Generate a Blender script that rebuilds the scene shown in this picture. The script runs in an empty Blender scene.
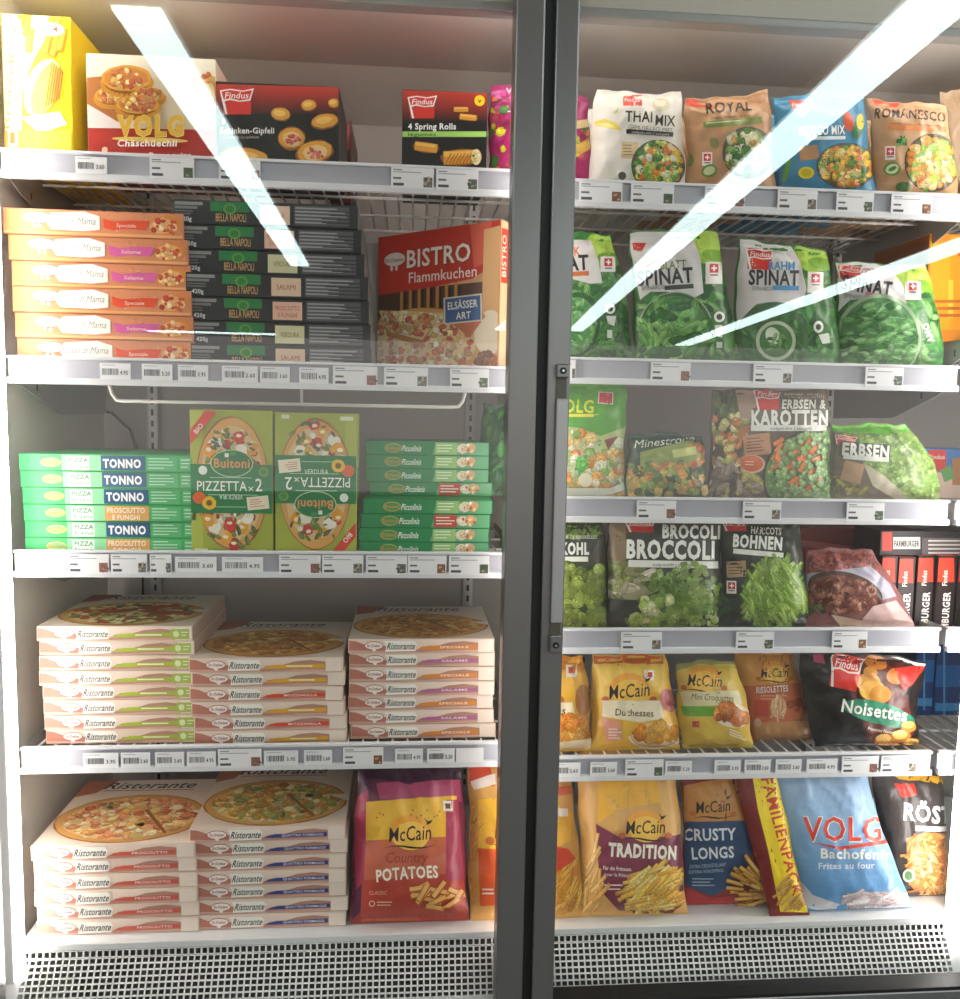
import bpy, bmesh, math, random
import numpy as np
from mathutils import Vector, Matrix
C = bpy.context.scene
PI = math.pi
# ---------------------------------------------------------------- camera
ZC, D, F = 1.55, 1.5, 850.0
YAW, PIT, ROL = 0.08200763, 0.09412434, 0.01788509
fw = np.array([math.sin(YAW)*math.cos(PIT), math.cos(YAW)*math.cos(PIT), -math.sin(PIT)])
r0 = np.array([math.cos(YAW), -math.sin(YAW), 0.0]); u0 = np.cross(r0, fw)
rt = r0*math.cos(ROL) + u0*math.sin(ROL); up = -r0*math.sin(ROL) + u0*math.cos(ROL)
cd = bpy.data.cameras.new('camera'); cam = bpy.data.objects.new('camera', cd); C.collection.objects.link(cam)
m = Matrix(((rt[0], up[0], -fw[0], 0), (rt[1], up[1], -fw[1], -D), (rt[2], up[2], -fw[2], ZC), (0, 0, 0, 1)))
cam.matrix_world = m
cd.sensor_fit = 'HORIZONTAL'; cd.sensor_width = 36.0; cd.lens = F/960*36.0; cd.clip_start = 0.02
C.camera = cam
# ---------------------------------------------------------------- light and exposure
C.view_settings.view_transform = 'Standard'; C.view_settings.look = 'None'
C.view_settings.exposure = 0.45; C.view_settings.gamma = 1.0
w = bpy.data.worlds.new('store_light'); C.world = w; w.use_nodes = True
w.node_tree.nodes['Background'].inputs[0].default_value = (1.0, 0.95, 0.90, 1)
w.node_tree.nodes['Background'].inputs[1].default_value = 0.95
LED_LEFT, LED_MID, LED_RIGHT, LED_TOP, TUBE = 23.0, 8.0, 15.0, 15.0, 10.0
RND = random.Random(7)

def ray(px, py):
    d = (px-480)/F*rt - (py-499.5)/F*up + fw
    return d/d[1]
def at(px, py, Y=0.0):
    d = ray(px, py)*(D+Y)
    return Vector((d[0], Y, ZC+d[2]))
def atv(pts, Y):                       # Nx2 pixels, Y scalar or N -> X, Z
    pts = np.asarray(pts, float)
    d = (pts[:, :1]-480)/F*rt - (pts[:, 1:2]-499.5)/F*up + fw
    d = d/d[:, 1:2]*(D+np.asarray(Y).reshape(-1, 1))
    return d[:, 0], d[:, 2]+ZC

# ---------------------------------------------------------------- colour
def lin(c):
    if isinstance(c, str):
        c = c.lstrip('#'); c = c if len(c) == 6 else ''.join(q*2 for q in c); c = [int(c[i:i+2], 16)/255 for i in (0, 2, 4)]
    return tuple((x/12.92 if x <= 0.04045 else ((x+0.055)/1.055)**2.4) for x in c[:3])
def sat(c, k=1.12):
    a = sum(c)/3
    return tuple(min(1, max(0, a+(x-a)*k)) for x in c)

# ---------------------------------------------------------------- materials
def mat(name, col=None, rough=0.5, metal=0.0, attr=False, bump=0.0, bscale=60.0, spec=0.5, coat=0.0, emit=0.0, noise=0.0):
    M = bpy.data.materials.new(name); M.use_nodes = True; nt = M.node_tree; b = nt.nodes['Principled BSDF']
    b.inputs['Roughness'].default_value = rough; b.inputs['Metallic'].default_value = metal
    b.inputs['Specular IOR Level'].default_value = spec
    b.inputs['Coat Weight'].default_value = coat; b.inputs['Coat Roughness'].default_value = 0.12
    tc = nt.nodes.new('ShaderNodeTexCoord')
    if attr:
        a = nt.nodes.new('ShaderNodeAttribute'); a.attribute_name = 'Col'
        nt.links.new(a.outputs['Color'], b.inputs['Base Color'])
    else:
        c = lin(col)
        b.inputs['Base Color'].default_value = (*c, 1)
        if noise:
            n = nt.nodes.new('ShaderNodeTexNoise'); n.inputs['Scale'].default_value = 3.0; n.inputs['Detail'].default_value = 6
            nt.links.new(tc.outputs['Object'], n.inputs['Vector'])
            r = nt.nodes.new('ShaderNodeValToRGB'); r.color_ramp.elements[0].position = 0.3; r.color_ramp.elements[1].position = 0.7
            r.color_ramp.elements[0].color = (*[x*(1-noise) for x in c], 1); r.color_ramp.elements[1].color = (*[min(1, x*(1+noise)) for x in c], 1)
            nt.links.new(n.outputs['Fac'], r.inputs['Fac']); nt.links.new(r.outputs['Color'], b.inputs['Base Color'])
    if emit:
        b.inputs['Emission Color'].default_value = (0.93, 1.0, 0.98, 1); b.inputs['Emission Strength'].default_value = emit
    if bump:
        n = nt.nodes.new('ShaderNodeTexNoise'); n.inputs['Scale'].default_value = bscale; n.inputs['Detail'].default_value = 3
        g = nt.nodes.new('ShaderNodeNewGeometry')
        nt.links.new(g.outputs['Position'], n.inputs['Vector'])
        bp = nt.nodes.new('ShaderNodeBump'); bp.inputs['Strength'].default_value = bump; bp.inputs['Distance'].default_value = 0.004
        nt.links.new(n.outputs['Fac'], bp.inputs['Height']); nt.links.new(bp.outputs['Normal'], b.inputs['Normal'])
    return M
CARD = mat('printed_card', attr=True, rough=0.42, spec=0.35, bump=0.06, bscale=25)
FILM = mat('printed_film', attr=True, rough=0.33, spec=0.45, bump=1.1, bscale=24)
PAPER = mat('label_paper', attr=True, rough=0.5, spec=0.3)
LINER = mat('cream_liner', '#d8d2c8', rough=0.4, noise=0.04)
BACKM = mat('grey_back_liner', '#a8a09b', rough=0.5, noise=0.06)
CEILM = mat('pale_canopy', '#dcd5ce', rough=0.45, noise=0.03)
WHITE = mat('white_enamel', '#e2e3e4', rough=0.3)
WIREM = mat('white_coated_wire', '#f4f2ee', rough=0.3)
RAILM = mat('grey_price_channel', '#b4b3bd', rough=0.3)
LIPM = mat('white_rail_lip', '#e6e6ea', rough=0.25)
PLATE = mat('galvanised_plate', '#a9a8a6', rough=0.38, metal=0.25, noise=0.05)
ALU = mat('grey_aluminium', '#848180', rough=0.3, metal=0.6, noise=0.04)
ALUD = mat('grey_handle_recess', '#5f5a50', rough=0.4, metal=0.3)
ALUL = mat('light_handle_face', '#b3b1b2', rough=0.3, metal=0.3)
BLACK = mat('black_gasket', '#121212', rough=0.55)
DARK = mat('dark_void', '#77777a', rough=0.7, noise=0.2)
CHROME = mat('brushed_steel', '#b5b8ba', rough=0.25, metal=0.9)
FLOORM = mat('store_floor_tile', '#4a423c', rough=0.35, noise=0.1)
CEILS = mat('store_ceiling_paint', '#c9c7c2', rough=0.8)
GRILLE = mat('white_perforated_steel', '#e4e6e4', rough=0.35)
def emitter(name, s, col=(0.93, 1.0, 0.98)):
    M = bpy.data.materials.new(name); M.use_nodes = True; nt = M.node_tree; nt.nodes.clear()
    e = nt.nodes.new('ShaderNodeEmission'); o = nt.nodes.new('ShaderNodeOutputMaterial')
    e.inputs[0].default_value = (*col, 1); e.inputs[1].default_value = s; nt.links.new(e.outputs[0], o.inputs[0]); return M
def glass(name, f0):
    M = bpy.data.materials.new(name); M.use_nodes = True; nt = M.node_tree; nt.nodes.clear()
    t = nt.nodes.new('ShaderNodeBsdfTransparent'); t.inputs[0].default_value = (0.99, 0.985, 0.975, 1)
    g = nt.nodes.new('ShaderNodeBsdfGlossy'); g.inputs['Roughness'].default_value = 0.0
    lw = nt.nodes.new('ShaderNodeLayerWeight'); lw.inputs['Blend'].default_value = 0.5
    p = nt.nodes.new('ShaderNodeMath'); p.operation = 'POWER'; p.inputs[1].default_value = 5.0
    q = nt.nodes.new('ShaderNodeMath'); q.operation = 'MULTIPLY_ADD'; q.inputs[1].default_value = 1-f0; q.inputs[2].default_value = f0
    mx = nt.nodes.new('ShaderNodeMixShader'); o = nt.nodes.new('ShaderNodeOutputMaterial')
    nt.links.new(lw.outputs['Facing'], p.inputs[0]); nt.links.new(p.outputs[0], q.inputs[0]); nt.links.new(q.outputs[0], mx.inputs[0])
    nt.links.new(t.outputs[0], mx.inputs[1]); nt.links.new(g.outputs[0], mx.inputs[2]); nt.links.new(mx.outputs[0], o.inputs[0])
    return M
GLASS = glass('door_glass', 0.045)
LEDL = emitter('led_left', LED_LEFT, (1.0, 0.96, 0.90)); LEDM = emitter('led_middle', LED_MID, (1, 0.96, 0.90)); LEDT = emitter('led_header', LED_TOP, (1, 0.96, 0.92)); LEDR = emitter('led_right', LED_RIGHT, (1.0, 0.97, 0.94))
TUBEM = emitter('tube_light', TUBE, (0.80, 1.0, 1.0))

# ---------------------------------------------------------------- object helpers
def link(o, parent=None):
    C.collection.objects.link(o)
    if parent is not None: o.parent = parent
    return o
def tag(o, label, cat, group=None):
    o['label'] = label; o['category'] = cat
    if group: o['group'] = group
    return o
def thing(name, label, cat, loc, group=None):
    o = bpy.data.objects.new(name, None); link(o); o.location = loc; o.empty_display_size = 0.03
    return tag(o, label, cat, group)
def mesh(name, verts, faces, material, parent=None, cols=None, smooth=False, normals=None, loc=None, kind=None):
    me = bpy.data.meshes.new(name)
    me.from_pydata([tuple(v) for v in verts], [], faces)
    if cols is not None:
        at_ = me.color_attributes.new('Col', 'FLOAT_COLOR', 'CORNER')
        n = np.array([len(f) for f in faces]); cc = np.repeat(np.asarray(cols, float), n, axis=0) if len(cols) == len(faces) else np.asarray(cols, float)
        buf = np.ones((len(cc), 4)); buf[:, :3] = cc
        at_.data.foreach_set('color', buf.ravel().astype(np.float32))
    if smooth:
        me.polygons.foreach_set('use_smooth', [True]*len(faces))
    me.materials.append(material)
    if normals is not None:
        me.normals_split_custom_set_from_vertices([tuple(n) for n in normals])
    o = bpy.data.objects.new(name, me); link(o, parent)
    if loc is not None: o.location = loc
    if kind: o['kind'] = kind
    return o
BOXF = [(0, 3, 2, 1), (4, 5, 6, 7), (0, 1, 5, 4), (1, 2, 6, 5), (2, 3, 7, 6), (3, 0, 4, 7)]   # bottom top front right back left
def boxv(x0, x1, y0, y1, z0, z1):
    return [(x0, y0, z0), (x1, y0, z0), (x1, y1, z0), (x0, y1, z0), (x0, y0, z1), (x1, y0, z1), (x1, y1, z1), (x0, y1, z1)]
class MB:
    def __init__(s): s.v = []; s.f = []; s.c = []
    def box(s, x0, x1, y0, y1, z0, z1, c=None):
        n = len(s.v); s.v += boxv(x0, x1, y0, y1, z0, z1); s.f += [tuple(i+n for i in f) for f in BOXF]; s.c += [c or (1, 1, 1)]*6; return s
    def tube(s, pts, r, n=6, closed=False):
        pts = [Vector(p) for p in pts]; rings = []
        for i, p in enumerate(pts):
            a = pts[max(i-1, 0)]; b = pts[min(i+1, len(pts)-1)]; t = (b-a).normalized()
            x = t.cross(Vector((0, 0, 1)))
            if x.length < 1e-3: x = t.cross(Vector((0, 1, 0)))
            x.normalize(); y = t.cross(x); k = len(s.v)
            for j in range(n):
                q = p + x*math.cos(2*PI*j/n)*r + y*math.sin(2*PI*j/n)*r; s.v.append(tuple(q))
            rings.append(k)
        for a, b in zip(rings, rings[1:]):
            for j in range(n): s.f.append((a+j, a+(j+1) % n, b+(j+1) % n, b+j)); s.c.append((1, 1, 1))
        s.f.append(tuple(rings[0]+j for j in range(n))[::-1]); s.f.append(tuple(rings[-1]+j for j in range(n))); s.c += [(1, 1, 1)]*2
        return s
    def prism(s, prof, x0, x1):          # profile in (y, z), extruded along x
        n = len(s.v); k = len(prof); s.v += [(x0, y, z) for y, z in prof] + [(x1, y, z) for y, z in prof]
        for i in range(k): s.f.append((n+i, n+(i+1) % k, n+k+(i+1) % k, n+k+i))
        s.f.append(tuple(n+i for i in range(k))[::-1]); s.f.append(tuple(n+k+i for i in range(k))); s.c += [(1, 1, 1)]*(k+2); return s
    def build(s, name, material, parent=None, bevel=0, smooth=False, loc=None, kind=None):
        o = mesh(name, s.v, s.f, material, parent, cols=s.c, smooth=smooth, loc=loc, kind=kind)
        bm = bmesh.new(); bm.from_mesh(o.data); bmesh.ops.recalc_face_normals(bm, faces=bm.faces)
        if bevel: bmesh.ops.bevel(bm, geom=list(bm.edges), offset=bevel, segments=2, affect='EDGES', profile=0.6)
        bm.to_mesh(o.data); bm.free()
        return o

# ---------------------------------------------------------------- print: flat shapes on a pack
_glyph = {}
def glyphs(s, bold):
    k = (s, bold)
    if k not in _glyph:
        cu = bpy.data.curves.new('t', 'FONT'); cu.body = s; cu.offset = bold; cu.resolution_u = 2; cu.size = 1.0
        cu.space_character = 1.0+bold*3
        o = bpy.data.objects.new('t', cu); C.collection.objects.link(o)
        dg = bpy.context.evaluated_depsgraph_get(); me = bpy.data.meshes.new_from_object(o.evaluated_get(dg))
        me.calc_loop_triangles()
        v = np.array([q.co[:2] for q in me.vertices]).reshape(-1, 2); t = np.array([q.vertices[:] for q in me.loop_triangles]).reshape(-1, 3)
        bpy.data.objects.remove(o); bpy.data.curves.remove(cu); bpy.data.meshes.remove(me)
        if len(v): v = v - [v[:, 0].min(), 0]; W = v[:, 0].max()
        else: W = 1
        _glyph[k] = (v, t, W)
    return _glyph[k]
class Art:
    """coloured flat shapes in 2D (y down); each shape gets its own tiny height so that later ones lie over earlier ones"""
    STEP = 1.0e-5
    def __init__(s, jit=5): s.g = {}; s.bb = []; s.step = 21; s.sc = None; s.r = random.Random(jit); s.big = False
    def level(s, x0, y0, x1, y1, extra=0):          # lowest height that clears every earlier shape underneath
        l = s.step
        for a, b, c, d, h in s.bb:
            if x0 < c and x1 > a and y0 < d and y1 > b: l = max(l, h+s.step)
        s.bb.append((x0, y0, x1, y1, l+extra)); return l
    def add(s, pts, tris, col, g):
        P = np.asarray(pts, float); l = s.level(*P.min(0), *P.max(0))
        L = s.g.setdefault(g, []); L.append((P, np.asarray(tris, int), lin(col), l))
    def poly(s, pts, col, g='artwork'):
        from mathutils.geometry import tessellate_polygon
        t = tessellate_polygon([[Vector((p[0], p[1], 0)) for p in pts]])
        s.add(pts, [tuple(x) for x in t], col, g); return s
    def rect(s, x0, y0, x1, y1, col, g='artwork', rot=0):
        cx, cy = (x0+x1)/2, (y0+y1)/2; a = -math.radians(rot); ca, sa = math.cos(a), math.sin(a)
        P = [(cx+(x-cx)*ca-(y-cy)*sa, cy+(x-cx)*sa+(y-cy)*ca) for x, y in ((x0, y0), (x1, y0), (x1, y1), (x0, y1))]
        s.add(P, [(0, 1, 2), (0, 2, 3)], col, g); return s
    def ell(s, cx, cy, rx, ry, col, g='artwork', rot=0, n=22, j=0):
        a = -math.radians(rot); ca, sa = math.cos(a), math.sin(a); P = [(cx, cy)]
        for i in range(n):
            k = 1+s.r.uniform(-j, j); x, y = rx*k*math.cos(2*PI*i/n), ry*k*math.sin(2*PI*i/n); P.append((cx+x*ca-y*sa, cy+x*sa+y*ca))
        s.add(P, [(0, i+1, (i+1) % n+1) for i in range(n)], col, g); return s
    def ring(s, cx, cy, rx, ry, t, col, g='artwork', rot=0, n=36, a0=0, a1=360):
        a = -math.radians(rot); ca, sa = math.cos(a), math.sin(a); P = []; T = []
        for i in range(n+1):
            th = math.radians(a0+(a1-a0)*i/n)
            for k in (0, t):
                x, y = (rx-k)*math.cos(th), (ry-k)*math.sin(th); P.append((cx+x*ca-y*sa, cy+x*sa+y*ca))
            if i: b = 2*i; T += [(b-2, b-1, b), (b-1, b+1, b)]
        s.add(P, T, col, g); return s
    def text(s, t, x, y, wd, h, col, rot=0, skew=0, bold=0.02, g='lettering', arc=0, flip=False):
        """centred at x, baseline y, width wd, capital height h"""
        v, tr, W = glyphs(t, bold)
        if not len(tr): return s
        X = (v[:, 0]-W/2)/W*wd; Y = v[:, 1]/0.72*h
        X = X + Y*skew
        if arc: Y = Y + arc*(1-(2*X/wd)**2)
        if flip: X, Y = -X, -Y+h
        a = math.radians(rot); ca, sa = math.cos(a), math.sin(a)
        s.add(np.stack([x+X*ca-Y*sa, y-(X*sa+Y*ca)], 1), tr, col, g); return s
    def otext(s, t, x, y, wd, h, col, ocol, rot=0, skew=0, bold=0.02, o=0.018, g='lettering', arc=0):
        s.text(t, x+.4, y+.5, wd*1.01, h*1.02, ocol, rot, skew, bold+o, g, arc); s.text(t, x, y, wd, h, col, rot, skew, bold, g, arc); return s
    def lines(s, x0, y0, x1, n, dy, col, th=0.9, g='lettering', rot=0):
        for i in range(n):
            s.rect(x0, y0+i*dy, x0+(x1-x0)*s.r.uniform(0.6, 1), y0+i*dy+th, col, g, rot)
        return s
    def scatter(s, kind, region, n, size, pal, g='artwork', jit=0.35, ang=None):
        """region: ('e',cx,cy,rx,ry) or ('p',[points])"""
        R = s.r
        if region[0] == 'e':
            _, cx, cy, rx, ry = region; bx = (cx-rx, cy-ry, cx+rx, cy+ry); ins = lambda x, y: ((x-cx)/rx)**2+((y-cy)/ry)**2 < 1
        else:
            Pn = region[1]; bx = (min(p[0] for p in Pn), min(p[1] for p in Pn), max(p[0] for p in Pn), max(p[1] for p in Pn))
            def ins(x, y):
                c = False
                for (xa, ya), (xb, yb) in zip(Pn, Pn[1:]+Pn[:1]):
                    if (ya > y) != (yb > y) and x < (xb-xa)*(y-ya)/(yb-ya)+xa: c = not c
                return c
        k = 0; tries = 0; s.sc = [s.level(bx[0]-size, bx[1]-size, bx[2]+size, bx[3]+size, 44), 0]
        while k < n and tries < n*12:
            tries += 1
            x, y = R.uniform(bx[0], bx[2]), R.uniform(bx[1], bx[3])
            if not ins(x, y): continue
            k += 1
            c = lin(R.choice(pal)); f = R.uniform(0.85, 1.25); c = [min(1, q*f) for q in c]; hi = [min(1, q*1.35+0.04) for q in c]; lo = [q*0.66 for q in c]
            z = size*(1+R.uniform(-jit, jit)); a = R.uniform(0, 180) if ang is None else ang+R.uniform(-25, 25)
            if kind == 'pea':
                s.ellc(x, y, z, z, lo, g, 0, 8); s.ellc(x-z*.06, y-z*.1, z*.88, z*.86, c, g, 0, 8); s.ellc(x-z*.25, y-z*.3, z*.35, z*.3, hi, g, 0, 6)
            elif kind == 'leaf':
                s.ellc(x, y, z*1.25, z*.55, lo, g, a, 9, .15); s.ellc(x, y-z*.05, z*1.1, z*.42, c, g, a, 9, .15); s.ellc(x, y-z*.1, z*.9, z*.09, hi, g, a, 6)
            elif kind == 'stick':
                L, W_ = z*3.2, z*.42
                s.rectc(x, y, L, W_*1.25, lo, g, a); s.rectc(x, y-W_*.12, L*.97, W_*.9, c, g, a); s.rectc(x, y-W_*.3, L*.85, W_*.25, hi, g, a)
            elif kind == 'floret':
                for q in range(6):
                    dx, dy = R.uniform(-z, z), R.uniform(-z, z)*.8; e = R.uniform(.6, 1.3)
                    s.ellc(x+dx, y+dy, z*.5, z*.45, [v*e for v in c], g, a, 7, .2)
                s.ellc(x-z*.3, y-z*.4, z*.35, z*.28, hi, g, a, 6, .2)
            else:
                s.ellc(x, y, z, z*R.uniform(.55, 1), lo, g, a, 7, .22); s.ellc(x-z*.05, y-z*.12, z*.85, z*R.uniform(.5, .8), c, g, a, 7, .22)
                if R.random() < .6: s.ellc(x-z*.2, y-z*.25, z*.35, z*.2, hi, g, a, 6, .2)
        s.sc = None
        return s
    def addl(s, P, T, c, g):
        if s.sc is None: P = np.asarray(P, float); l = s.level(*P.min(0), *P.max(0))
        else: s.sc[1] += 1; l = s.sc[0]+(s.sc[1] % 36)*1.2
        s.g.setdefault(g, []).append((np.asarray(P, float), np.asarray(T, int), tuple(c), l))
    def ellc(s, cx, cy, rx, ry, c, g, rot=0, n=8, j=0):
        a = -math.radians(rot); ca, sa = math.cos(a), math.sin(a); P = []
        for i in range(n):
            k = 1+s.r.uniform(-j, j); x, y = rx*k*math.cos(2*PI*i/n), ry*k*math.sin(2*PI*i/n); P.append((cx+x*ca-y*sa, cy+x*sa+y*ca))
        s.addl(P, [(0, i, i+1) for i in range(1, n-1)], c, g)
    def rectc(s, x, y, L, W_, c, g, rot):
        a = -math.radians(rot); ca, sa = math.cos(a), math.sin(a)
        P = [(x+u*L/2*ca-v*W_/2*sa, y+u*L/2*sa+v*W_/2*ca) for u, v in ((-1, -1), (1, -1), (1, 1), (-1, 1))]
        s.addl(P, [(0, 1, 2), (0, 2, 3)], c, g)
    def pizza(s, cx, cy, rx, ry, pal=('#c8502e', '#e8c070', '#f0dca0', '#b03a20', '#8a9a3a'), n=90, size=4.0, base='#e6b868', jit=7):
        s.ell(cx, cy, rx, ry, '#a8662e', j=.01, n=34); s.ell(cx, cy-.3, rx*.98, ry*.97, '#dca45c', j=.012, n=34); s.ell(cx, cy, rx*.88, ry*.86, base, j=.02, n=30)
        s.scatter('chunk', ('e', cx, cy, rx*.84, ry*.82), n, size, pal); return s
    # -- build
    def build(s, mapper, parent, material, maxe=None, normal=None, names=None):
        """mapper(px, py, off) -> Nx3 in the parent's space"""
        for g, L in s.g.items():
            V = []; T = []; K = []; n = 0; lay = []
            for P, t, c, l in L:
                V.append(P); T.append(t+n); K += [c]*len(t); lay += [l]*len(P); n += len(P)
            V = np.concatenate(V); T = np.concatenate(T); K = np.array(K); lay = np.array(lay, float)
            if maxe:
                for _ in range(5):
                    e = {}; nT = []; nK = []; nv = []; nl = []; base = len(V)
                    E = [(T[:, 0], T[:, 1]), (T[:, 1], T[:, 2]), (T[:, 2], T[:, 0])]
                    Ls = np.stack([np.linalg.norm(V[a]-V[b], axis=1) for a, b in E], 1)
                    if Ls.max() <= maxe: break
                    keep = (Ls <= maxe).all(1)
                    nT += T[keep].tolist(); nK.append(K[keep])
                    ex = []
                    def mid(a, b):
                        k = (a, b) if a < b else (b, a)
                        if k not in e: e[k] = base+len(nv); nv.append((V[a]+V[b])/2); nl.append(lay[a])
                        return e[k]
                    for (a, b, c_), Lq, kc in zip(T[~keep].tolist(), Ls[~keep], K[~keep]):
                        q = [Lq[i] > maxe for i in range(3)]; k = sum(q); o = (a, b, c_)
                        if k == 3:
                            x, y, z = mid(a, b), mid(b, c_), mid(c_, a); tt = [(a, x, z), (x, b, y), (z, y, c_), (x, y, z)]
                        elif k == 1:
                            i = q.index(True); p0, p1, p2 = o[i], o[(i+1) % 3], o[(i+2) % 3]; x = mid(p0, p1); tt = [(p0, x, p2), (x, p1, p2)]
                        else:
                            i = q.index(False); p0, p1, p2 = o[i], o[(i+1) % 3], o[(i+2) % 3]; y = mid(p1, p2); z = mid(p2, p0); tt = [(p0, p1, y), (p0, y, z), (z, y, p2)]
                        ex += tt; nK.append(np.repeat(kc[None], len(tt), 0))
                    T = np.array(nT+ex); K = np.concatenate(nK)
                    if nv: V = np.concatenate([V, np.array(nv)]); lay = np.concatenate([lay, np.array(nl)])
            P3 = mapper(V[:, 0], V[:, 1], lay*s.STEP)
            # face towards the normal side
            a, b, c_ = P3[T[:, 0]], P3[T[:, 1]], P3[T[:, 2]]; N = np.cross(b-a, c_-a)
            ref = normal(V[:, 0], V[:, 1]) if normal is not None else None
            rr = ref[T[:, 0]] if ref is not None else mapper(V[:, 0], V[:, 1], np.full(len(V), 0.01))[T[:, 0]]-a
            flip = (N*rr).sum(1) < 0
            T[flip] = T[flip][:, ::-1]
            o = mesh(g, P3, [tuple(x) for x in T.tolist()], material, parent, cols=K, smooth=normal is not None, normals=ref)

# ---------------------------------------------------------------- the cabinet
def struct(mb, name, material, bevel=0):
    o = mb.build(name, material, None, bevel); o['kind'] = 'structure'; return o
XL, XR, XM = -0.695, 1.95, 0.21
ZT = 0.705; ZB = -0.93
struct(MB().box(XL-0.05, XR+.05, 0.50, 0.54, ZC-1.2, ZC+0.74), 'wall_back', BACKM)
struct(MB().box(XL-0.05, XL, -0.05, 0.50, ZC-1.2, ZC+0.74), 'wall_left', LINER)
struct(MB().box(XR, XR+.05, -0.05, 0.50, ZC-1.2, ZC+0.74), 'wall_right', LINER)
struct(MB().prism([(-0.04, ZC+ZT), (0.30, ZC+ZT), (0.5, ZC+ZT-0.05), (0.5, ZC+ZT+0.04), (-0.04, ZC+ZT+.04)], XL, XR), 'ceiling', CEILM)
struct(MB().box(XL-.05, XR+.05, -0.075, -0.045, ZC+.653, ZC+.668), 'trim_1', PLATE, .003)
struct(MB().box(XL-.05, XR+.05, -0.070, -0.045, ZC+.668, ZC+1.1), 'trim_2', LINER, .002)
struct(MB().box(-9, 9, -16.5, 0.6, -0.05, 0.0), 'floor', FLOORM)
struct(MB().box(-9, 9, -16.5, -.5, 3.12, 3.2), 'store_ceiling', CEILS)
struct(MB().box(XL, XR, -0.13, 0.50, ZC-1.28, ZC-1.19), 'cabinet_base_floor', DARK)
struct(MB().box(XL-.05, XR+.05, -0.08, -0.05, 0.0, ZC-1.16), 'trim_3', ALU, .003)
# store ceiling lights (seen as reflections in the door glass)
def ceiling_light(x0, x1, y0, y1, label, wtube):
    t = thing('ceiling_light', label, 'ceiling light', ((x0+x1)/2, (y0+y1)/2, 3.12)); hx, hy = (x1-x0)/2, (y1-y0)/2
    MB().box(-hx-.02, hx+.02, -hy-.02, hy+.02, -.05, 0).build('housing', WHITE, t, .004)
    MB().box(-hx, hx, -hy, hy, -.066, -.051).build('diffuser', TUBEM, t)
HT = 1.5
ceiling_light(-1.10, -.92, -7.6, -2.17, 'long tube light on the store ceiling facing the boxed pizza door', .1)
for i in range(6): ceiling_light(1.62, 1.86, -1.5-1.95*(i+1), -1.5-1.95*i-.03, 'tube light on the store ceiling in the row facing the vegetable door, %s' % ['first', 'second', 'third', 'fourth', 'fifth', 'sixth'][i], .1)
ceiling_light(3.95, 4.25, -15.5, -4.5, 'long tube light on the far store ceiling row', .1)
ceiling_light(-4.6, -2.3, -15.25, -15.0, 'crosswise tube light at the far end of the store ceiling', .1)
# bottom deck the lowest row stands on
dk = thing('bottom_deck', 'white enamelled deck shelf at the bottom of the freezer above the air grille', 'deck', (0, 0, ZC+ZB))
MB().box(XL+.02, XR-.02, -.036, 0.47, -.012, 0, ).build('deck_plate', WHITE, dk, .002)
MB().box(XL+.02, XR-.02, -0.040, -.033, -.010, 0.002).build('front_edge', WHITE, dk, .002)

# perforated air grille: real square holes
gr = thing('air_grille', 'white perforated return air grille with square holes below the bottom deck', 'grille', (0, -.037, ZC+ZB-.010))
def lattice(x0, x1, y0, z0, y1, z1, rows, pitch, wbar, th=.0012):
    mb = MB(); n = int((x1-x0)/pitch); L = math.hypot(y1-y0, z1-z0); ty, tz = (y1-y0)/L, (z1-z0)/L; ny, nz = (tz, -ty) if tz > 0 else (-tz, ty)
    def bar(xa, xb, s0, s1):
        k = len(mb.v)
        for o in (0, th):
            for x, s_ in ((xa, s0), (xb, s0), (xb, s1), (xa, s1)): mb.v.append((x, y0+ty*s_+ny*o, z0+tz*s_+nz*o))
        mb.f.extend([tuple(i+k for i in f) for f in BOXF]); mb.c.extend([(1, 1, 1)]*6)
    for i in range(n+1): x = x0+i*pitch; bar(x-wbar/2, x+wbar/2, 0, L)
    for j in range(rows+1): s_ = j*L/rows; bar(x0, x1, max(0, s_-wbar/2), min(L, s_+wbar/2))
    return mb
lattice(XL+.03, 1.02, -0.003, 0.0, -0.005, -.013, 1, .01125, .0034).build('lip_perforation', GRILLE, gr)
zg = at(940, 979, -.084).z-(ZC+ZB-.010)
lattice(XL+.03, 1.02, -0.005, -.0135, -0.047, zg, 8, .01125, .0031).build('perforated_panel', GRILLE, gr)
MB().box(XL+.0, 1.06, -0.0475, -0.043, -.12, zg+.002).build('front_flange', WHITE, gr, .003)
MB().prism([(-0.002, 0.0), (-0.045, zg), (-.045, zg-.02), (-.002, -.02)], 0.0+XL, XL+.03).build('end_cap', WHITE, gr)
MB().prism([(-0.002, 0.0), (-0.045, zg), (-.045, zg-.02), (-.002, -.02)], 1.02, 1.06).build('end_cap', WHITE, gr)
# ---------------------------------------------------------------- doors
def stile(mb, x0, x1, y0, y1): return mb.box(x0, x1, y0, y1, ZC-1.09, ZC+.86)
d1 = thing('glass_door', 'grey framed glass freezer door over the boxed pizzas', 'door', (XM, -.12, ZC-1.09))
def loc(o, base=None):
    o.matrix_parent_inverse = Matrix.Translation(-o.parent.location); return o
loc(stile(MB(), 0.1545, 0.2005, -.135, -.085).build('stile', ALU, d1, .003))
loc(stile(MB(), -0.735, -0.6745, -.135, -.085).build('stile', ALU, d1, .003))
loc(MB().box(-.735, .2005, -.135, -.085, ZC+.86, ZC+.92).build('top_rail', ALU, d1, .003))
loc(MB().box(-.6745, .1545, -.135, -.088, ZC-1.145, ZC-1.055).build('bottom_rail', CHROME, d1, .004))
loc(MB().box(0.2006, 0.208, -.128, -.06, ZC-1.09, ZC+.86).build('gasket', BLACK, d1))
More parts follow.
